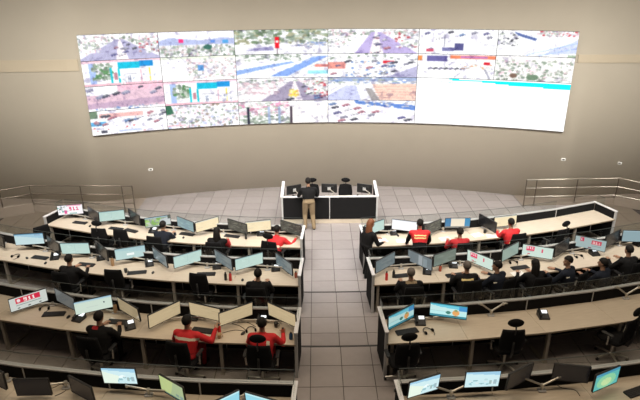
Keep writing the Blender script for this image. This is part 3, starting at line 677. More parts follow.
MON = {
(0, -1): [('sos', -7.216, 15.036, 1.051, 0.183, 0.002), ('off', -6.411, 14.664, 1.046, -0.801, 0.052), ('mint', -5.843, 14.566, 1.05, 0.258, -0.04), ('off', -5.163, 14.409, 1.074, -0.84, 0.02), ('cctv', -4.427, 14.171, 1.031, 0.35, -0.053), ('blue', -3.62, 13.966, 1.034, -0.669, 0.016), ('cream', -2.999, 13.894, 1.053, 0.647, 0.006), ('darktext', -2.16, 13.75, 1.049, -0.616, -0.023), ('cream', -1.582, 13.70, 1.082, 0.239, -0.008), ('darktext', -0.70, 13.638, 1.042, -0.615, 0.02)],
(0, 1): [('mint', 1.577, 13.638, 1.033, 0.639, 0.05), ('white', 2.395, 13.73, 1.036, -0.327, -0.004), ('darktext', 3.168, 13.673, 1.007, 0.681, 0.042), ('desk', 3.878, 13.868, 1.033, 0.008, -0.021), ('off', 4.70, 13.88, 1.02, -1.15, 0), ('cream', 5.26, 14.05, 1.0, 0.232, 0.05)],
(1, -1): [('off', -8.147, 12.81, 1.207, -0.658, 0.048), ('sky', -7.222, 12.62, 1.277, 0.119, 0.011), ('off', -6.491, 12.306, 1.249, -0.763, 0.042), ('mint', -5.904, 12.18, 1.223, 0.013, -0.05), ('off', -5.186, 11.964, 1.262, -0.829, 0.016), ('sky2', -4.471, 11.896, 1.235, 0.342, -0.024), ('dim', -3.71, 11.672, 1.224, -0.854, -0.05), ('mint', -3.03, 11.592, 1.22, 0.594, -0.025), ('dim', -2.181, 11.472, 1.243, -0.822, -0.05), ('mint', -1.569, 11.40, 1.237, 0.521, -0.046), ('dim', -0.763, 11.30, 1.209, -0.959, -0.05)],
(1, 1): [('dim', 1.578, 11.28, 1.237, 0.774, 0.024), ('dim2', 2.39, 11.40, 1.228, -0.836, -0.038), ('dimg', 2.985, 11.45, 1.26, 0.541, 0.026), ('sos2', 3.81, 11.46, 1.18, -0.859, -0.09), ('dimg2', 4.596, 11.70, 1.263, 0.689, 0.044), ('sos2', 5.293, 11.816, 1.193, -0.389, -0.06), ('off', 5.93, 11.945, 1.237, 0.698, 0.065), ('sos3', 6.711, 12.15, 1.232, -0.532, -0.05), ('off', 7.374, 12.356, 1.261, 0.622, 0.07), ('bluegrey', 8.04, 12.5, 1.247, -0.088, 0.073)],
(2, -1): [('sos4', -5.796, 9.628, 1.358, 0.669, -0.08), ('dim3', -5.036, 9.573, 1.402, -0.632, -0.01), ('page', -4.412, 9.407, 1.375, 0.418, -0.08), ('tan2', -3.668, 9.219, 1.391, -0.691, -0.08), ('tan', -2.925, 9.062, 1.364, 0.81, -0.09), ('tan', -2.16, 9.09, 1.395, -0.38, -0.08), ('tan', -1.549, 9.0, 1.395, 0.573, -0.1), ('tan', -0.676, 8.94, 1.41, -0.662, -0.08)],
(2, 1): [('beach', 1.587, 8.877, 1.378, 0.662, 0.023), ('beach2', 2.507, 9.02, 1.40, -0.258, -0.05)],
(3, -1): [('off', -5.008, 6.958, 1.672, -0.48, 0.012), ('off', -4.366, 6.829, 1.559, 0.008, -0.05), ('off', -3.606, 6.774, 1.549, -0.545, -0.06), ('wide', -3.059, 6.93, 1.67, -0.06, -0.1), ('green', -2.204, 6.70, 1.605, -0.619, -0.06), ('cyan', -1.395, 6.454, 1.50, 0.628, -0.1), ('cyan', -0.828, 6.431, 1.53, -0.39, -0.1)],
(3, 1): [('wide', 1.591, 6.65, 1.65, 0.376, -0.12), ('wide2', 2.496, 6.76, 1.67, 0.045, -0.1), ('off', 3.08, 6.80, 1.68, 0.532, -0.1), ('off', 3.90, 6.88, 1.66, -0.16, -0.09), ('aqua', 4.42, 6.80, 1.615, 0.435, -0.019)]}
# V-shaped arms: each stands at the foot of the partition and carries one or two monitors
def arm(l, X, targets, label, hi=False):
    """post foot on the desktop near the partition; targets are world points at the monitors' backs"""
    yaw = rowA(l, X)
    base = Vector((X, rowY(l, X)-.12, LV[l]+DTOP))
    o = empty('dual_monitor_stand', base)
    m = MB(); m.rbox(0, 0, .012, .13, .10, .022, .02); m.build('clamp', ALU, o)
    m = MB(); h0 = .05 if (l == 2 and not hi) else .105; m.lathe([(.022, .022), (.022, h0-.02), (.03, h0-.019), (.03, h0+.02)], 0, 0, 0, 10); m.build('post', SILVER, o, smooth=False)
    for t in targets:
        t, nb = t; d = Vector(t)-base; q = d+Vector(nb)*.05
        elbow = Vector((q.x*.8, min(q.y, .045), .27 if hi else (.06 if l == 2 else .15)))
        m = MB(); m.tube([(0, 0, h0), elbow], .017, 8); m.tube([elbow, q+Vector((0, 0, -.03)), d], .016, 8); m.lathe([(.024, -.022), (.024, .022)], elbow.x, elbow.y, elbow.z, 10); m.build('arm', SILVER, o)
    tag(o, label, 'monitor arm', 'silver monitor arms')
def back_point(mon):
    k, X, Y, Z, yaw, tl = mon
    Rm = Matrix.Rotation(yaw, 3, 'Z') @ Matrix.Rotation(-tl, 3, 'X')
    return Vector((X, Y, Z))+Rm @ Vector((0, .07, 0)), Rm @ Vector((0, 1, 0))
for (l, s), L_ in MON.items():
    W, H = (.54, .33) if l == 3 else (.70, .31)
    done = []
    for mo in L_:
        k, X, Y, Z, yaw, tl = mo
        if k != 'off' and k != 'desk': pass
        dy_ = yaw-rowA(l, X); turn = ' turned outward' if dy_*s < -.3 else (' turned to aisle' if dy_*s > .3 else '')
        monitor(k, X, Y, Z, yaw, tl, f"{DESCR[k]} monitor{turn}, {ROWN[l]} row {'right' if s > 0 else 'left'}, {ORD[min(6, int(abs(X-ASTART[s])/MODW))]} desk from aisle", W, H)
    # pair them: + yaw monitor with the - yaw one on its right
    Ls = sorted(L_, key=lambda q: q[1]); i = 0
    while i < len(Ls):
        pair = [Ls[i]]
        if i+1 < len(Ls) and Ls[i+1][1]-Ls[i][1] < .98 and (Ls[i][4] > -.3): pair.append(Ls[i+1])
        X = sum(q[1] for q in pair)/len(pair)
        arm(l, X, [back_point(q) for q in pair], f"{'silver twin monitor arm' if len(pair) > 1 else 'arm of %s monitor' % DESCR[pair[0][0]]}, {where(l, X)}", l == 3 and s > 0); i += len(pair)
for l, px, py in ((2, 490, 314), (2, 624, 297)):
    P = U(px, py, LV[l]+DTOP); X = P.x
    b = Vector((X, rowY(l, X)-.12, LV[l]+DTOP))
    arm(l, X, [(b+Vector((-.27, -.05, .30)), Vector((0, 1, 0))), (b+Vector((.27, -.05, .31)), Vector((0, 1, 0)))], f"empty silver V-shaped monitor arm, {where(l, X)}", True)
# ---------------------------------------------------------------- chairs
def make_chair(head=True):
    o = empty('office_chair', (0, 0, 0))                    # faces +Y
    m = MB(); m.rbox(0, .03, .475, .50, .48, .085, .12); m.build('seat', BLACKF, o, smooth=False)
    m = MB(); n, q = 9, 8; vs = []
    for j in range(q+1):
        z = .56+.50*j/q; wd = .235-.035*abs(j/q-.45)*2
        for i in range(n+1):
            u = -1+2*i/n; vs.append((u*wd, -.235+.05*u*u-.06*(j/q)**1.6+.03*math.sin(PI*j/q)*-1, z-.02*u*u*(1 if j == q else 0)))
    N = (n+1)*(q+1); vs += [(x*.98, y-.035, z) for x, y, z in vs]
    fs = [(j*(n+1)+i, (j+1)*(n+1)+i, (j+1)*(n+1)+i+1, j*(n+1)+i+1) for j in range(q) for i in range(n)]
    fs += [tuple(N+k for k in f[::-1]) for f in fs]
    rim = [i for i in range(n+1)]+[j*(n+1)+n for j in range(1, q+1)]+[q*(n+1)+i for i in range(n-1, -1, -1)]+[j*(n+1) for j in range(q-1, 0, -1)]
    fs += [(rim[k], rim[(k+1) % len(rim)], N+rim[(k+1) % len(rim)], N+rim[k]) for k in range(len(rim))]
    m.add(vs, fs); m.build('backrest', BLACKF, o, smooth=True)
    m = MB(); m.tube([(0, -.06, .42), (0, -.27, .44), (0, -.33, .60), (0, -.345, .82)], .022, 8); m.build('back_support', BLACK, o, smooth=True)
    if head:
        m = MB(); m.ell((0, -.30, 1.21), (.15, .045, .085), 16, 8); h = m.build('headrest', BLACKF, o, smooth=True)
        m = MB(); m.tube([(0, -.335, .98), (0, -.355, 1.1), (0, -.32, 1.2)], .014, 8); m.build('headrest_stem', BLACK, h)
    for s in (-1, 1):
        m = MB(); m.tube([(s*.20, .02, .425), (s*.285, -.02, .44), (s*.295, -.03, .66)], .016, 8); a = m.build('armrest', SILVER, o, smooth=True)
        m = MB(); m.rbox(s*.295, 0, .675, .07, .24, .03, .03); m.build('arm_pad', BLACK, a)
    m = MB(); m.tube([(-.20, -.02, .428), (-.1, -.10, .425), (.1, -.10, .425), (.20, -.02, .428)], .014, 8); m.build('seat_frame', SILVER, o)
    m = MB(); m.lathe([(.026, .10), (.026, .30), (.018, .30), (.018, .43)], 0, 0, 0, 12); m.build('gas_lift', SILVER, o)
    m = MB()
    for k in range(5):
        a = 2*PI*k/5+.3; c, s_ = math.cos(a), math.sin(a)
        m.tube([(0, 0, .105), (c*.16, s_*.16, .10), (c*.30, s_*.30, .072)], [.026, .02, .015], 8)
    m.build('star_base', SILVER, o)
    for k in range(5):
        a = 2*PI*k/5+.3; c, s_ = math.cos(a)*.30, math.sin(a)*.30
        m = MB(); m.tube([(c-.02, s_, .028), (c+.02, s_, .028)], .027, 10); m.tube([(c, s_, .05), (c, s_, .07)], .01, 6); m.build('caster', BLACK, o)
    return o
CH_H = Proto(make_chair(True)); CH_N = Proto(make_chair(False))
def chair(l, X, Y, rz, desc, head=True):
    return (CH_H if head else CH_N).put((X, Y, LV[l]), rz, desc, 'chair', 'office chairs')
# ---------------------------------------------------------------- people
def ik(a, b, la, lb, bend):
    a, b = Vector(a), Vector(b); d = b-a; D = min(d.length, (la+lb)*.995); d.normalize()
    x = (la*la-lb*lb+D*D)/(2*D); h = math.sqrt(max(0, la*la-x*x)); n = Vector(bend)-d*Vector(bend).dot(d); n.normalize()
    return a+d*x+n*h, a+d*D
def person(l, head_px, zrel, rz, jacket, trousers, label, stand=False, lean=.06, hands=None, hair=HAIR, longhair=False, marks=None, sleeves=None, headturn=0., legs=None, chair_head=None, chair_desc=None, xy=None):
    hz = zrel                                         # head centre above the floor
    P = Vector((xy[0], xy[1], 0)) if xy else U(head_px[0], head_px[1], LV[l]+hz)
    Rz = Matrix.Rotation(rz, 3, 'Z')
    hip_z = .92 if stand else .52
    lean_v = Vector((0, lean, 0))
    root = Vector((P.x, P.y, LV[l]))-Rz @ Vector((0, lean+.03, 0))
    hip = Vector((0, 0, hip_z)); headc = Vector((0, lean+.03, hz)); neck = headc+Vector((0, -.025, -.19))
    sp = (neck-hip); side = Vector((1, 0, 0)); up = sp.normalized(); fwd = side.cross(up)*-1
    L_ = sp.length
    mb = MB(); bones = []
    def bone(p, q, r, lab): bones.append((Vector(p), Vector(q), r, lab))
    rings = [(-.10, .10, .085), (-.06, .155, .115), (.0, .172, .125), (.14, .155, .112), (.30, .165, .118), (.46, .18, .122), (.66, .196, .125), (.82, .192, .112), (.91, .15, .092), (.97, .085, .07), (1.03, .058, .058)]
    n = 18; vs = []
    for t, a, b in rings:
        c = hip+sp*t; a *= 1.13; b *= 1.14
        for k in range(n):
            an = 2*PI*k/n; ca, sa = math.cos(an), math.sin(an)
            vs.append(c+side*(a*math.copysign(abs(ca)**.8, ca))+fwd*(b*math.copysign(abs(sa)**.85, sa)))
    fs = [(i*n+k, i*n+(k+1) % n, (i+1)*n+(k+1) % n, (i+1)*n+k) for i in range(len(rings)-1) for k in range(n)]
    fs += [tuple(range(n-1, -1, -1)), tuple(range((len(rings)-1)*n, len(rings)*n))]
    mb.add(vs, fs)
    for x in (-.1, 0, .1):
        bone(hip+side*x+sp*.2, hip+side*x+sp*.88, .10, 'J'); bone(hip+side*x-Vector((0, 0, .02)), hip+side*x+sp*.08, .12, 'T')
    mb.cap(neck-up*.04, headc+Vector((0, -.012, -.04)), .056, .05); bone(neck+up*.035, headc, .05, 'S')
    Rh = Matrix.Rotation(headturn, 3, 'Z')
    def hp(x, y, z): return headc+Rh @ Vector((x, y, z))
    mb.ell(hp(0, -.008, .025), (.077, .096, .098), 16, 12, rot=Rh); mb.ell(hp(0, .022, -.05), (.058, .068, .072), 14, 10, rot=Rh)
    mb.cap(hp(0, .088, .015), hp(0, .108, -.025), .010, .016, 8); mb.ell(hp(0, .072, -.098), (.028, .024, .02), 10, 6)
    for s in (-1, 1): mb.ell(hp(s*.079, -.006, -.005), (.014, .022, .032), 8, 6); mb.ell(hp(s*.035, .07, -.03), (.024, .02, .02), 8, 6)
    bone(headc, headc+Vector((0, 0, .02)), .11, 'S')
    hw = .105
    if stand:
        lg = legs or (((-.10, .05, 0)), ((.11, -.04, 0)))
        for s, ft in zip((-1, 1), lg):
            A = Vector((s*hw*.9, 0, hip_z-.03)); an = Vector((ft[0], ft[1]-.0, .085)); kn, an = ik(A, an, .425, .415, (0, 1, 0))
            mb.cap(A, kn, .104, .08); mb.cap(kn, an, .078, .062); mb.cap(an+Vector((0, -.03, -.045)), an+Vector((0, .17, -.055)), .038, .03)
            bone(A, kn, .09, 'T'); bone(kn, an, .065, 'T'); bone(an+Vector((0, -.03, -.05)), an+Vector((0, .17, -.055)), .035, 'B')
    else:
        for s in (-1, 1):
            A = Vector((s*hw, .03, hip_z)); kn = Vector((s*.135, .45, .515)); an = Vector((s*.13, .43, .09))
            mb.cap(A, kn, .084, .062); mb.cap(kn, an, .058, .042); mb.cap(an+Vector((0, -.03, -.045)), an+Vector((0, .17, -.055)), .038, .03)
            bone(A, kn, .08, 'T'); bone(kn, an, .05, 'T'); bone(an+Vector((0, -.03, -.05)), an+Vector((0, .17, -.055)), .035, 'B')
    hands = hands or ((-.17, .40+lean*.6, .775), (.17, .40+lean*.6, .775))
    hm = MB()
    for s, h in zip((-1, 1), hands):
        sh = hip+sp*.86+side*(s*.20); el, wr = ik(sh, h, .285, .255, (s*.55, -.25, -.8))
        mb.cap(hip+sp*.85+side*(s*.10), sh, .082, .078); mb.cap(sh, el, .074, .058); mb.cap(el, wr, .056, .036)
        bone(sh-side*s*.06, sh, .06, 'J'); bone(sh, el, .055, 'A'); bone(el, wr-(wr-el)*.12, .04, 'A'); bone(wr, wr+(wr-el)*.1, .03, 'S')
        # hand: palm, four fingers and a thumb
        d = (wr-el); d.z = d.z*.35; d.normalize(); lat = Vector((d.y, -d.x, 0)).normalized()*s; dn = Vector((0, 0, -1))
        pc = wr+d*.045
        hm.cap(wr-d*.01+lat*.012, wr+d*.075+lat*.022, .019, .015, 8); hm.cap(wr-d*.01-lat*.010, wr+d*.08-lat*.018, .019, .015, 8); hm.cap(wr, wr+d*.08, .019, .016, 8)
        for q, (off, ln) in enumerate(((-.031, .062), (-.0105, .072), (.0105, .068), (.031, .053))):
            a0 = wr+d*.082+lat*off; a1 = a0+d*ln*.5+dn*.004+lat*off*.15; a2 = a1+d*ln*.42+dn*.018
            hm.cap(a0, a1, .0092, .0085, 6); hm.cap(a1, a2, .0085, .0072, 6)
        t0 = wr+d*.02-lat*.028; t1 = t0+d*.03-lat*.028+dn*.004; t2 = t1+d*.032-lat*.006+dn*.008
        hm.cap(t0, t1, .0115, .010, 6); hm.cap(t1, t2, .010, .008, 6)
    me0 = mb.mesh('b', []); ob = bpy.data.objects.new('tmp', me0); col.objects.link(ob)
    rm = ob.modifiers.new('r', 'REMESH'); rm.mode = 'VOXEL'; rm.voxel_size = .0145
    sm = ob.modifiers.new('s', 'SMOOTH'); sm.iterations = 3; sm.factor = .5
    dg = bpy.context.evaluated_depsgraph_get(); me = bpy.data.meshes.new_from_object(ob.evaluated_get(dg))
    bpy.data.objects.remove(ob); bpy.data.meshes.remove(me0)
    nf = len(me.polygons); cen = np.zeros(nf*3); me.polygons.foreach_get('center', cen); cen = cen.reshape(-1, 3)
    best = np.full(nf, 9.); lab = np.zeros(nf, int); labs = 'JTSABEL'
    for a, b, r, lb in bones:
        a_, b_ = np.array(a), np.array(b); ab = b_-a_; t = np.clip(((cen-a_) @ ab)/max(1e-9, ab @ ab), 0, 1)
        dist = np.linalg.norm(cen-a_-t[:, None]*ab, axis=1)-r; k = dist < best; best[k] = dist[k]; lab[k] = labs.index(lb)
    for s in (-1, 1):
        e = np.array(hp(s*.032, .086, .012)); k = (np.linalg.norm(cen-e, axis=1) < .016) & (lab == 2); lab[k] = 5
    e = np.array(hp(0, .088, -.06)); k = (np.abs(cen-e) < np.array((.026, .03, .010))).all(1) & (lab == 2); lab[k] = 6
    mats = [CL[jacket], CL[trousers], SKIN, CL[sleeves or jacket], CL['shoe'], EYE, LIP]
    if marks:
        f_ = np.array(fwd); tt = ((cen-np.array(hip)) @ np.array(up))/L_; back = ((cen-np.array(hip)) @ f_) < .0
        for (t0, t1, x0, x1, c) in marks:
            k = (tt > t0) & (tt < t1) & back & (cen[:, 0] > x0) & (cen[:, 0] < x1) & ((lab == 0) | (lab == 3)); lab[k] = len(mats); mats.append(CL[c])
    # add the hands
    bm = bmesh.new(); bm.from_mesh(me); lay = len(bm.faces)
    hme = hm.mesh('h', []); bm.from_mesh(hme); bpy.data.meshes.remove(hme)
    bm.to_mesh(me); bm.free()
    lab = np.concatenate([lab, np.full(len(me.polygons)-nf, 2)])
    me.materials.clear()
    for m_ in mats: me.materials.append(m_)
    me.polygons.foreach_set('material_index', lab.astype(np.int32)); me.polygons.foreach_set('use_smooth', [True]*len(me.polygons)); me.name = 'body'; me.update()
    o = empty('person', root, rz); link('body', me, o)
    # hair
    h = MB(); vs = []; n, q = 18, 9
    for i in range(q+1):
        t = PI*.72*i/q
        for k in range(n):
            a = 2*PI*k/n; x, y, z = math.sin(t)*math.cos(a), math.sin(t)*math.sin(a), math.cos(t)
            zmin = -.55 if y < -.15 else (.30 if y > .55 else -.55+.85*max(0, (y+.15)/.70))
            z = max(z, zmin); wob = 1+.02*math.sin(a*7+i*2)
            vs.append(hp(x*.088*wob, -.012+y*.106*wob, .028+z*.108))
    fs = [(i*n+k, (i+1)*n+k, (i+1)*n+(k+1) % n, i*n+(k+1) % n) for i in range(q) for k in range(n)]
    h.add(vs, fs)
    if longhair: h.cap(hp(0, -.05, .0), hp(0, -.085, -.22), .085, .075, 12); h.cap(hp(-.04, -.05, -.05), hp(-.07, -.06, -.2), .05, .04, 10); h.cap(hp(.04, -.05, -.05), hp(.07, -.06, -.2), .05, .04, 10)
    h.build('hair', hair, o, smooth=True)
    tag(o, label, 'person', 'people in the control hall')
    if chair_head is not None:
        chair(l, root.x-(Rz @ Vector((0, .03, 0))).x, root.y-(Rz @ Vector((0, .03, 0))).y, rz, chair_desc or f"black office chair under {label}"[:90], chair_head)
    return o
def seat(l, px, py, jacket, label, z=1.17, turn=0., X=None, ch=False, **kw):
    P = U(px, py, LV[l]+z); a = rowA(l, P.x)
    desc = kw.pop('cdesc', None) or f"occupied black office chair, {where(l, P.x)}"
    return person(l, (px, py), z, a+turn, jacket, kw.pop('trousers', 'black'), label, chair_head=ch, chair_desc=desc, **kw)
seat(0, 163, 225, 'navy', 'person in dark navy shirt leaning over desk before green camera-picture monitor', z=1.12, lean=.24)
seat(0, 217, 231.5, 'black', 'person with long dark hair and red sleeves in the front row', sleeves='dkred', longhair=True)
seat(0, 277, 229.5, 'red', 'person in red jacket reaching along desk beside the aisle, front row', z=1.12, lean=.26, turn=-.25, hands=((-.15, .50, .78), (.42, .56, .78)), marks=[(.38, .5, .02, .16, 'white')], ch=True)
person(0, (371, 223.5), 1.50, -1.1, 'black', 'black', 'person with auburn hair in black top standing with papers by aisle', stand=True, lean=.10, hands=((-.14, .40, .98), (.14, .42, .95)), hair=HAIRR, longhair=True, headturn=.2)
person(0, (420, 223.5), 1.48, -.05, 'red', 'black', 'person in red vest with two yellow back stripes standing at desk', stand=True, lean=.16, hands=((-.28, .42, .80), (.28, .42, .80)), sleeves='black', marks=[(.66, .74, -.15, .15, 'yellow'), (.50, .58, -.15, .15, 'yellow')])
seat(0, 460, 232, 'dkred', 'person in dark red shirt seated before cream document monitor, front row', marks=[(.2, .32, -.02, .2, 'yellow')])
seat(0, 511, 222.5, 'red', 'person in red shirt seated at last occupied front row desk', lean=.12, marks=[(.25, .33, -.12, .08, 'yellow')])
seat(1, 69, 259, 'black', 'person in black seated before the pale mint monitor, second row left')
seat(1, 258, 273.7, 'black', 'person in black with white collar seated near aisle, second row left', marks=[(.50, .57, -.12, .10, 'white')])
seat(1, 411, 273, 'black', 'grey-haired person in black jacket near the aisle, second row right', hair=HAIRG, marks=[(.94, 1.05, -.12, .12, 'khaki')])
seat(1, 467, 266, 'black', 'grey-haired person with yellow lettering on dark uniform, second row right', hair=HAIRG, marks=[(.78, .86, -.15, .12, 'yellow')], z=1.19, cdesc='occupied black office chair under the person with yellow lettering')
seat(1, 497, 266, 'navy', 'person in dark uniform with pale sleeve badge looking aside, second row', turn=.45, headturn=.7, marks=[(.7, .76, -.2, -.14, 'white')])
seat(1, 535, 264, 'black', 'person with very long black hair seated before mint 911 screen', longhair=True, cdesc='occupied black office chair under the person with very long black hair')
seat(1, 568, 261, 'navy', 'person in dark uniform turned sideways between the two 911 monitors', turn=.5, headturn=.9, marks=[(.7, .76, -.2, -.14, 'white')])
seat(1, 603, 263, 'navy', 'person in dark uniform leaning back before grey 911 screen, second row', turn=.35, headturn=.3, cdesc='occupied black office chair under the person leaning back before grey 911 screen')
seat(1, 629, 250, 'black', 'person in black seated before blue-grey monitor, second row right')
seat(2, 99, 317, 'black', 'person in black with dark red collar before pale green web page', lean=.12, marks=[(.93, 1.05, -.13, .0, 'dkred')])
seat(2, 187, 321, 'red', 'person in red jacket with white back band raising one hand, third row', lean=.14, trousers='dkred', hands=((-.2, .40, .775), (.44, .42, .92)), marks=[(.70, .80, -.24, .26, 'white')], turn=-.12)
seat(2, 262, 323.5, 'red', 'person in plain red jacket seated beside the aisle, third row', lean=.15, trousers='dkred', hands=((-.14, .42, .775), (.34, .46, .80)), ch=True, marks=[(.25, .78, .09, .15, 'white')])
person(0, (308, 181.5), 1.55, .12, 'black', 'khaki', 'person in black jacket and khaki trousers standing at the podium', stand=True, lean=.08, hands=((-.22, .45, 1.02), (.20, .42, 1.0)), legs=((-.12, .0, 0), (.15, -.06, 0)))
# empty chairs
for l, px, py, z, rz, hd, d in ((0, 97, 227, 1.1, .2, True, 'empty black chair pushed under front row desk by pale mint monitor'), (0, 119, 231.5, 1.0, 0, False, 'empty black low-backed chair beside two keyboards, front row left'),
    (0, 565, 231, 1.0, .15, True, 'empty black chair at bare front row desk, only headrest above edge'), (0, 41, 226, 1.05, 1.2, False, 'empty black chair standing beyond the left end of front row'),
    (1, 112, 272, 1.0, .1, False, 'empty black low-backed chair at second row left beside cup'), (1, 197, 276, 1.0, -.1, False, 'empty black low-backed chair at second row left before dim slate monitor'),
    (2, 409.5, 337, 1.21, .08, True, 'empty black chair with headrest at beach wallpaper desk, third row'), (2, 516, 323, 1.21, -.15, True, 'empty black chair with headrest facing bare V-shaped monitor arm, third row'), (2, 638, 312, 1.21, .35, True, 'empty black chair with headrest at far right end of third row')):
    P = U(px, py, LV[l]+z); a = rowA(l, P.x)+rz; q = Matrix.Rotation(a, 3, 'Z') @ Vector((0, -.30, 0))
    chair(l, P.x-q.x, P.y-q.y, a, d, hd)
c1 = chair(0, -.10, 16.9, PI+.1, 'empty black chair behind podium next to the standing person', True)
c2 = chair(0, .93, 16.88, PI-.15, 'empty black chair behind the middle of the podium', True)

c1.scale = c2.scale = (1, 1, .93)
# ---------------------------------------------------------------- podium equipment
for X, Y, yaw, lb in ((-.72, 16.62, .45, 'left'), (.42, 16.72, -.1, 'middle'), (1.56, 16.66, -.35, 'right')):
    o = monitor('off', X, Y, 1.02, PI+yaw, .05, f'black monitor seen from behind at the {lb} of the podium', .50, .30, 'podium monitors')
    e = empty('monitor_stand', (X, Y-.10, .745)); m = MB(); m.rbox(0, 0, .008, .2, .14, .014, .03); m.build('foot', ALU, e)
    bp = Vector((X, Y, 1.02))+Matrix.Rotation(PI+yaw, 3, 'Z') @ Vector((0, .07, 0))-Vector((X, Y-.10, .745))
    m = MB(); m.tube([(0, 0, .015), (.16, -.01, .15)], .015, 8); m.tube([(.16, -.01, .15), (bp.x, bp.y, bp.z)], .015, 8); m.build('arm', SILVER, e)
    tag(e, f'silver folding arm holding the {lb} podium monitor', 'monitor arm', 'podium monitor arms')

# ---------------------------------------------------------------- small things
def make_keyboard():
    o = empty('keyboard', (0, 0, 0)); m = MB(); m.rbox(0, 0, .009, .44, .15, .018, .014); m.build('base', BLACK, o)
    m = MB()
    for r, nk in enumerate((14, 14, 13, 12)):
        for k in range(nk): m.box(-.205+k*.41/nk, -.205+(k+1)*.41/nk-.004, .052-r*.03, .052-r*.03-.025 if False else .076-r*.03-.0, .018, .024)
    m.box(-.10, .10, -.064, -.042, .018, .024); m.build('keys', KEYS, o); return Proto(o)
def make_mouse():
    o = empty('mouse', (0, 0, 0)); m = MB(); m.ell((0, 0, .014), (.032, .055, .022), 12, 8); m.v = [(x, y, max(0, z)) for x, y, z in m.v]; m.build('shell', BLACK, o, smooth=True)
    m = MB(); m.tube([(-.004, .03, .033), (.004, .03, .033)], .008, 8); m.build('wheel', DARKG, o); return Proto(o)
def make_phone():
    o = empty('desk_phone', (0, 0, 0)); m = MB(); m.add([(x, y, z) for x in (-.10, .10) for y, z in ((-.10, 0), (.10, 0), (.10, .10), (-.10, .03))], [(3, 2, 1, 0), (4, 5, 6, 7), (0, 1, 5, 4), (1, 2, 6, 5), (2, 3, 7, 6), (3, 0, 4, 7)]); m.build('base', BLACK, o)
    def top(x, y, dz): return (x, y, .03+(y+.10)*.35+dz)
    def quad(x0, x1, y0, y1, a, b): return [top(x0, y0, a), top(x1, y0, a), top(x1, y1, a), top(x0, y1, a), top(x0, y0, b), top(x1, y0, b), top(x1, y1, b), top(x0, y1, b)]
    Q = [(3, 2, 1, 0), (4, 5, 6, 7), (0, 1, 5, 4), (1, 2, 6, 5), (2, 3, 7, 6), (3, 0, 4, 7)]
    m = MB(); m.add(quad(-.022, .082, .022, .092, .001, .005), Q); m.build('display', LCD, o)
    m = MB()
    for i in range(3):
        for j in range(4): m.add(quad(-.015+i*.03, .007+i*.03, -.085+j*.024, -.068+j*.024, .001, .006), Q)
    m.build('keypad', DARKG, o)
    m = MB(); m.tube([top(-.065, -.08, .028), top(-.065, -.04, .034), top(-.065, .04, .034), top(-.065, .09, .028)], [.026, .016, .016, .026], 8); m.build('handset', BLACK, o, smooth=True); return Proto(o)
def make_bottle(m1, h=.22, r=.033):
    o = empty('bottle', (0, 0, 0)); m = MB(); m.lathe([(r*.9, 0), (r, .01), (r, h*.72), (r*.5, h*.86), (r*.45, h*.9)], 0, 0, 0, 14); m.build('body', m1, o, smooth=True)
    m = MB(); m.lathe([(r*.55, h*.88), (r*.55, h)], 0, 0, 0, 12); m.build('cap', BLACK, o); return Proto(o)
def make_cup(m1):
    o = empty('cup', (0, 0, 0)); m = MB(); m.lathe([(.03, 0), (.04, .10), (.036, .10), (.028, .012)], 0, 0, 0, 14); m.build('body', m1, o, smooth=True)
    m = MB(); m.tube([(.036, 0, .08), (.065, 0, .07), (.065, 0, .035), (.034, 0, .025)], .006, 6); m.build('handle', m1, o); return Proto(o)
def make_paper():
    o = empty('paper_sheet', (0, 0, 0)); m = MB()
    n = 6
    for i in range(n):
        x0, x1 = -.15+i*.05, -.10+i*.05
        z0, z1 = .002+.004*(i/n)**2, .002+.004*((i+1)/n)**2
        m.add([(x0, -.11, z0), (x1, -.11, z1), (x1, .11, z1), (x0, .11, z0), (x0, -.11, z0+.002), (x1, -.11, z1+.002), (x1, .11, z1+.002), (x0, .11, z0+.002)], [(3, 2, 1, 0), (4, 5, 6, 7), (0, 1, 5, 4), (1, 2, 6, 5), (2, 3, 7, 6), (3, 0, 4, 7)])
    m.build('sheet', WHITEP, o); return Proto(o)
def make_headset():
    o = empty('headset', (0, 0, 0)); m = MB(); m.tube([(math.cos(t)*.085, math.sin(t)*.10, .02+.01*math.sin(t)) for t in np.linspace(-.2, PI+.2, 14)], .009, 6); m.build('band', BLACK, o, smooth=True)
    for s in (-1, 1): m = MB(); m.ell((s*.085, -.03, .032), (.022, .04, .032), 10, 8); m.build('ear_cup', BLACKF, o, smooth=True)
    m = MB(); m.tube([(.085, -.05, .02), (.06, -.12, .012), (.02, -.14, .012)], .005, 6); m.build('microphone', BLACK, o); return Proto(o)
def make_stand():
    o = empty('cup', (0, 0, 0)); return o
KB, MS, PHN = make_keyboard(), make_mouse(), make_phone()
BT = {'red': make_bottle(REDPL), 'black': make_bottle(BLACK, .2), 'tan': make_bottle(TANPL, .24, .04), 'blue': make_bottle(BLUEPL, .15, .036), 'rust': make_bottle(REDB, .16, .035)}
CPB, CPT, PAP, HS = make_cup(BLACK), make_cup(TANPL), make_paper(), make_headset()
ALT = {(130, 327.5): 'slanted black desk phone', (131, 231): 'slanted black keyboard', (27, 258.5): 'black mouse beside a headset', (402, 241): 'slightly turned white paper sheet', (492, 236): 'crooked white paper sheet'}
def on_desk(pr, l, px, py, desc, cat, group, rz=0., dz=0.):
    P = U(px, py, LV[l]+DTOP+.001+dz); a = rowA(l, P.x)
    # keep on the desktop
    r = rowY(l, P.x)-P.y
    P.y = rowY(l, P.x)-min(max(r, .10), DEPTH-.02)
    lb = f"{ALT.get((px, py), desc)}, {where(l, P.x)}"
    pr.put((P.x, P.y, LV[l]+DTOP+.001), a+rz, lb, cat, group)
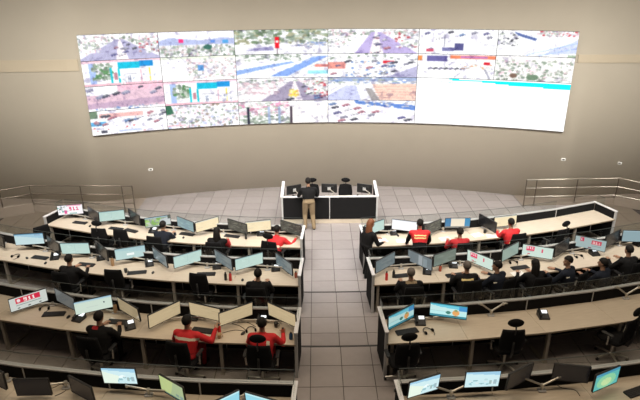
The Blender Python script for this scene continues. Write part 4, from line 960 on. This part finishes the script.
for l, px, py, rz in ((0, 80, 223, .1), (0, 116, 229, .0), (0, 131, 231, -.2), (0, 187, 234.5, -.1), (0, 232, 236.5, -.15), (1, 40, 258, .05), (1, 86, 265, .05), (1, 137, 273, .35), (1, 206, 274.5, .15), (1, 403, 276, .1), (1, 455, 275.5, .1), (1, 520, 268, .05), (2, 54, 314.5, .3), (2, 118, 322.5, .05), (2, 203, 331, -.1), (2, 407, 332, .2), (3, 637, 392, .2)):
    on_desk(KB, l, px, py, 'black keyboard', 'keyboard', 'black keyboards', rz)
for l, px, py, rz in ((0, 183.5, 238, .2), (0, 90, 226.5, .4), (1, 27, 258.5, 1.0), (1, 45.5, 263.5, .3), (1, 153, 273, .2), (2, 68.5, 317.5, .1), (2, 243, 334, -.6), (1, 242.5, 280.5, .1), (0, 398, 236, .1)):
    on_desk(MS, l, px, py, 'small black mouse', 'mouse', 'black mice', rz)
for l, px, py, rz in ((0, 153, 232, .1), (0, 261, 233.5, .1), (0, 393, 233, 0), (1, 55, 258.5, .5), (1, 101, 259, .6), (1, 149.5, 265, .5), (1, 217, 267, .3), (1, 275.5, 269.5, .2), (1, 427, 273, -.3), (1, 453, 266.5, -.2), (1, 594, 254.5, -.1), (1, 638, 245, 0), (2, 79, 319.5, -.1), (2, 130, 327.5, .6), (2, 193.5, 318, .1), (2, 420, 323, -.1), (2, 543, 317, -.2), (2, 262, 321, 0)):
    on_desk(PHN, l, px, py, 'black desk phone with lit display', 'phone', 'black desk phones', rz)
for k, l, px, py, d in (('black', 0, 246, 239, 'small black bottle'), ('tan', 1, 113, 265.5, 'tall tan bottle'), ('black', 1, 225.8, 280, 'small black bottle'), ('red', 1, 230.6, 280.5, 'red water bottle'), ('rust', 1, 296, 277.5, 'short rust red bottle'),
                        ('red', 1, 386.5, 280, 'red water bottle'), ('black', 1, 393.5, 277.5, 'small black bottle'), ('rust', 1, 440, 271, 'short rust red bottle'), ('tan', 2, 116, 313, 'tall tan bottle'), ('red', 2, 219.5, 334, 'red water bottle'), ('blue', 2, 291, 339, 'short blue bottle'), ('rust', 2, 283, 335, 'short rust red bottle')):
    on_desk(BT[k], l, px, py, d, 'bottle', 'bottles on the desks')
for pr, l, px, py, d in ((CPB, 0, 484.6, 233, 'black cup'), (CPB, 1, 126, 272.5, 'black cup'), (CPT, 2, 219.5, 338, 'tan cup'), (CPB, 2, 276, 327, 'black cup'), (CPB, 1, 289, 273, 'black cup')):
    on_desk(pr, l, px, py, d, 'cup', 'cups on the desks')
for l, px, py, rz in ((0, 382, 241, .3), (0, 402, 241, -.1), (0, 477, 235, .2), (0, 492, 236, -.3), (1, 518, 274, .1), (0, 445, 239, .1), (2, 109.5, 323, 1.2)):
    on_desk(PAP, l, px, py, 'white paper sheet', 'paper', 'loose white papers', rz)
for l, px, py, rz in ((1, 16, 257, .2), (2, 45, 309, .4), (2, 251, 331, .3), (2, 428, 332, .5), (1, 513, 263, 0), (1, 578, 257, .2)):
    on_desk(HS, l, px, py, 'black headset with microphone', 'headset', 'black headsets', rz)
# loose cables on the third row
def cable(pts, l, label):
    P = [U(x, y, LV[l]+DTOP+.006) for x, y in pts]; o0 = P[0].copy()
    Q = []
    for i in range(len(P)-1):
        a, b, c, d = P[max(0, i-1)], P[i], P[i+1], P[min(len(P)-1, i+2)]
        for t in np.linspace(0, 1, 6)[:-1]: Q.append(.5*((2*b)+(c-a)*t+(2*a-5*b+4*c-d)*t*t+(3*b-a-3*c+d)*t**3)-o0)
    Q.append(P[-1]-o0)
    m = MB(); m.tube(Q, .005, 6); o = m.build('cable', BLACK, None, smooth=True, loc=o0); tag(o, label, 'cable')
cable([(222, 333), (235, 330), (246, 331), (240, 326), (232, 323), (246, 322), (256, 327)], 2, 'thin black cable looping over desk between two tan screens, third row')
cable([(42, 386), (52, 388), (62, 384), (66, 390), (55, 396)], 3, 'thin black cable curled on rear row desk between switched-off monitors')
cable([(555, 383), (562, 388), (575, 390), (580, 396)], 3, 'thin black cable trailing on rear row desk below dark monitor')

# things lying on the podium
def on_podium(pr, x, y, rz, label, cat): pr.put((AX-.01+x, 16.2+y, .746), rz, label, cat)
on_podium(KB, -.35, .42, PI+.1, 'black keyboard on podium beside the standing person', 'keyboard')
on_podium(KB, .55, .40, PI-.1, 'black keyboard in the middle of the podium', 'keyboard')
on_podium(PHN, -1.22, .32, PI+.3, 'black desk phone at the left end of the podium', 'phone')
on_podium(PAP, .08, .36, .2, 'white paper sheet lying on the podium', 'paper')
on_podium(PHN, .85, .36, PI-.2, 'black desk phone at the right half of the podium', 'phone')
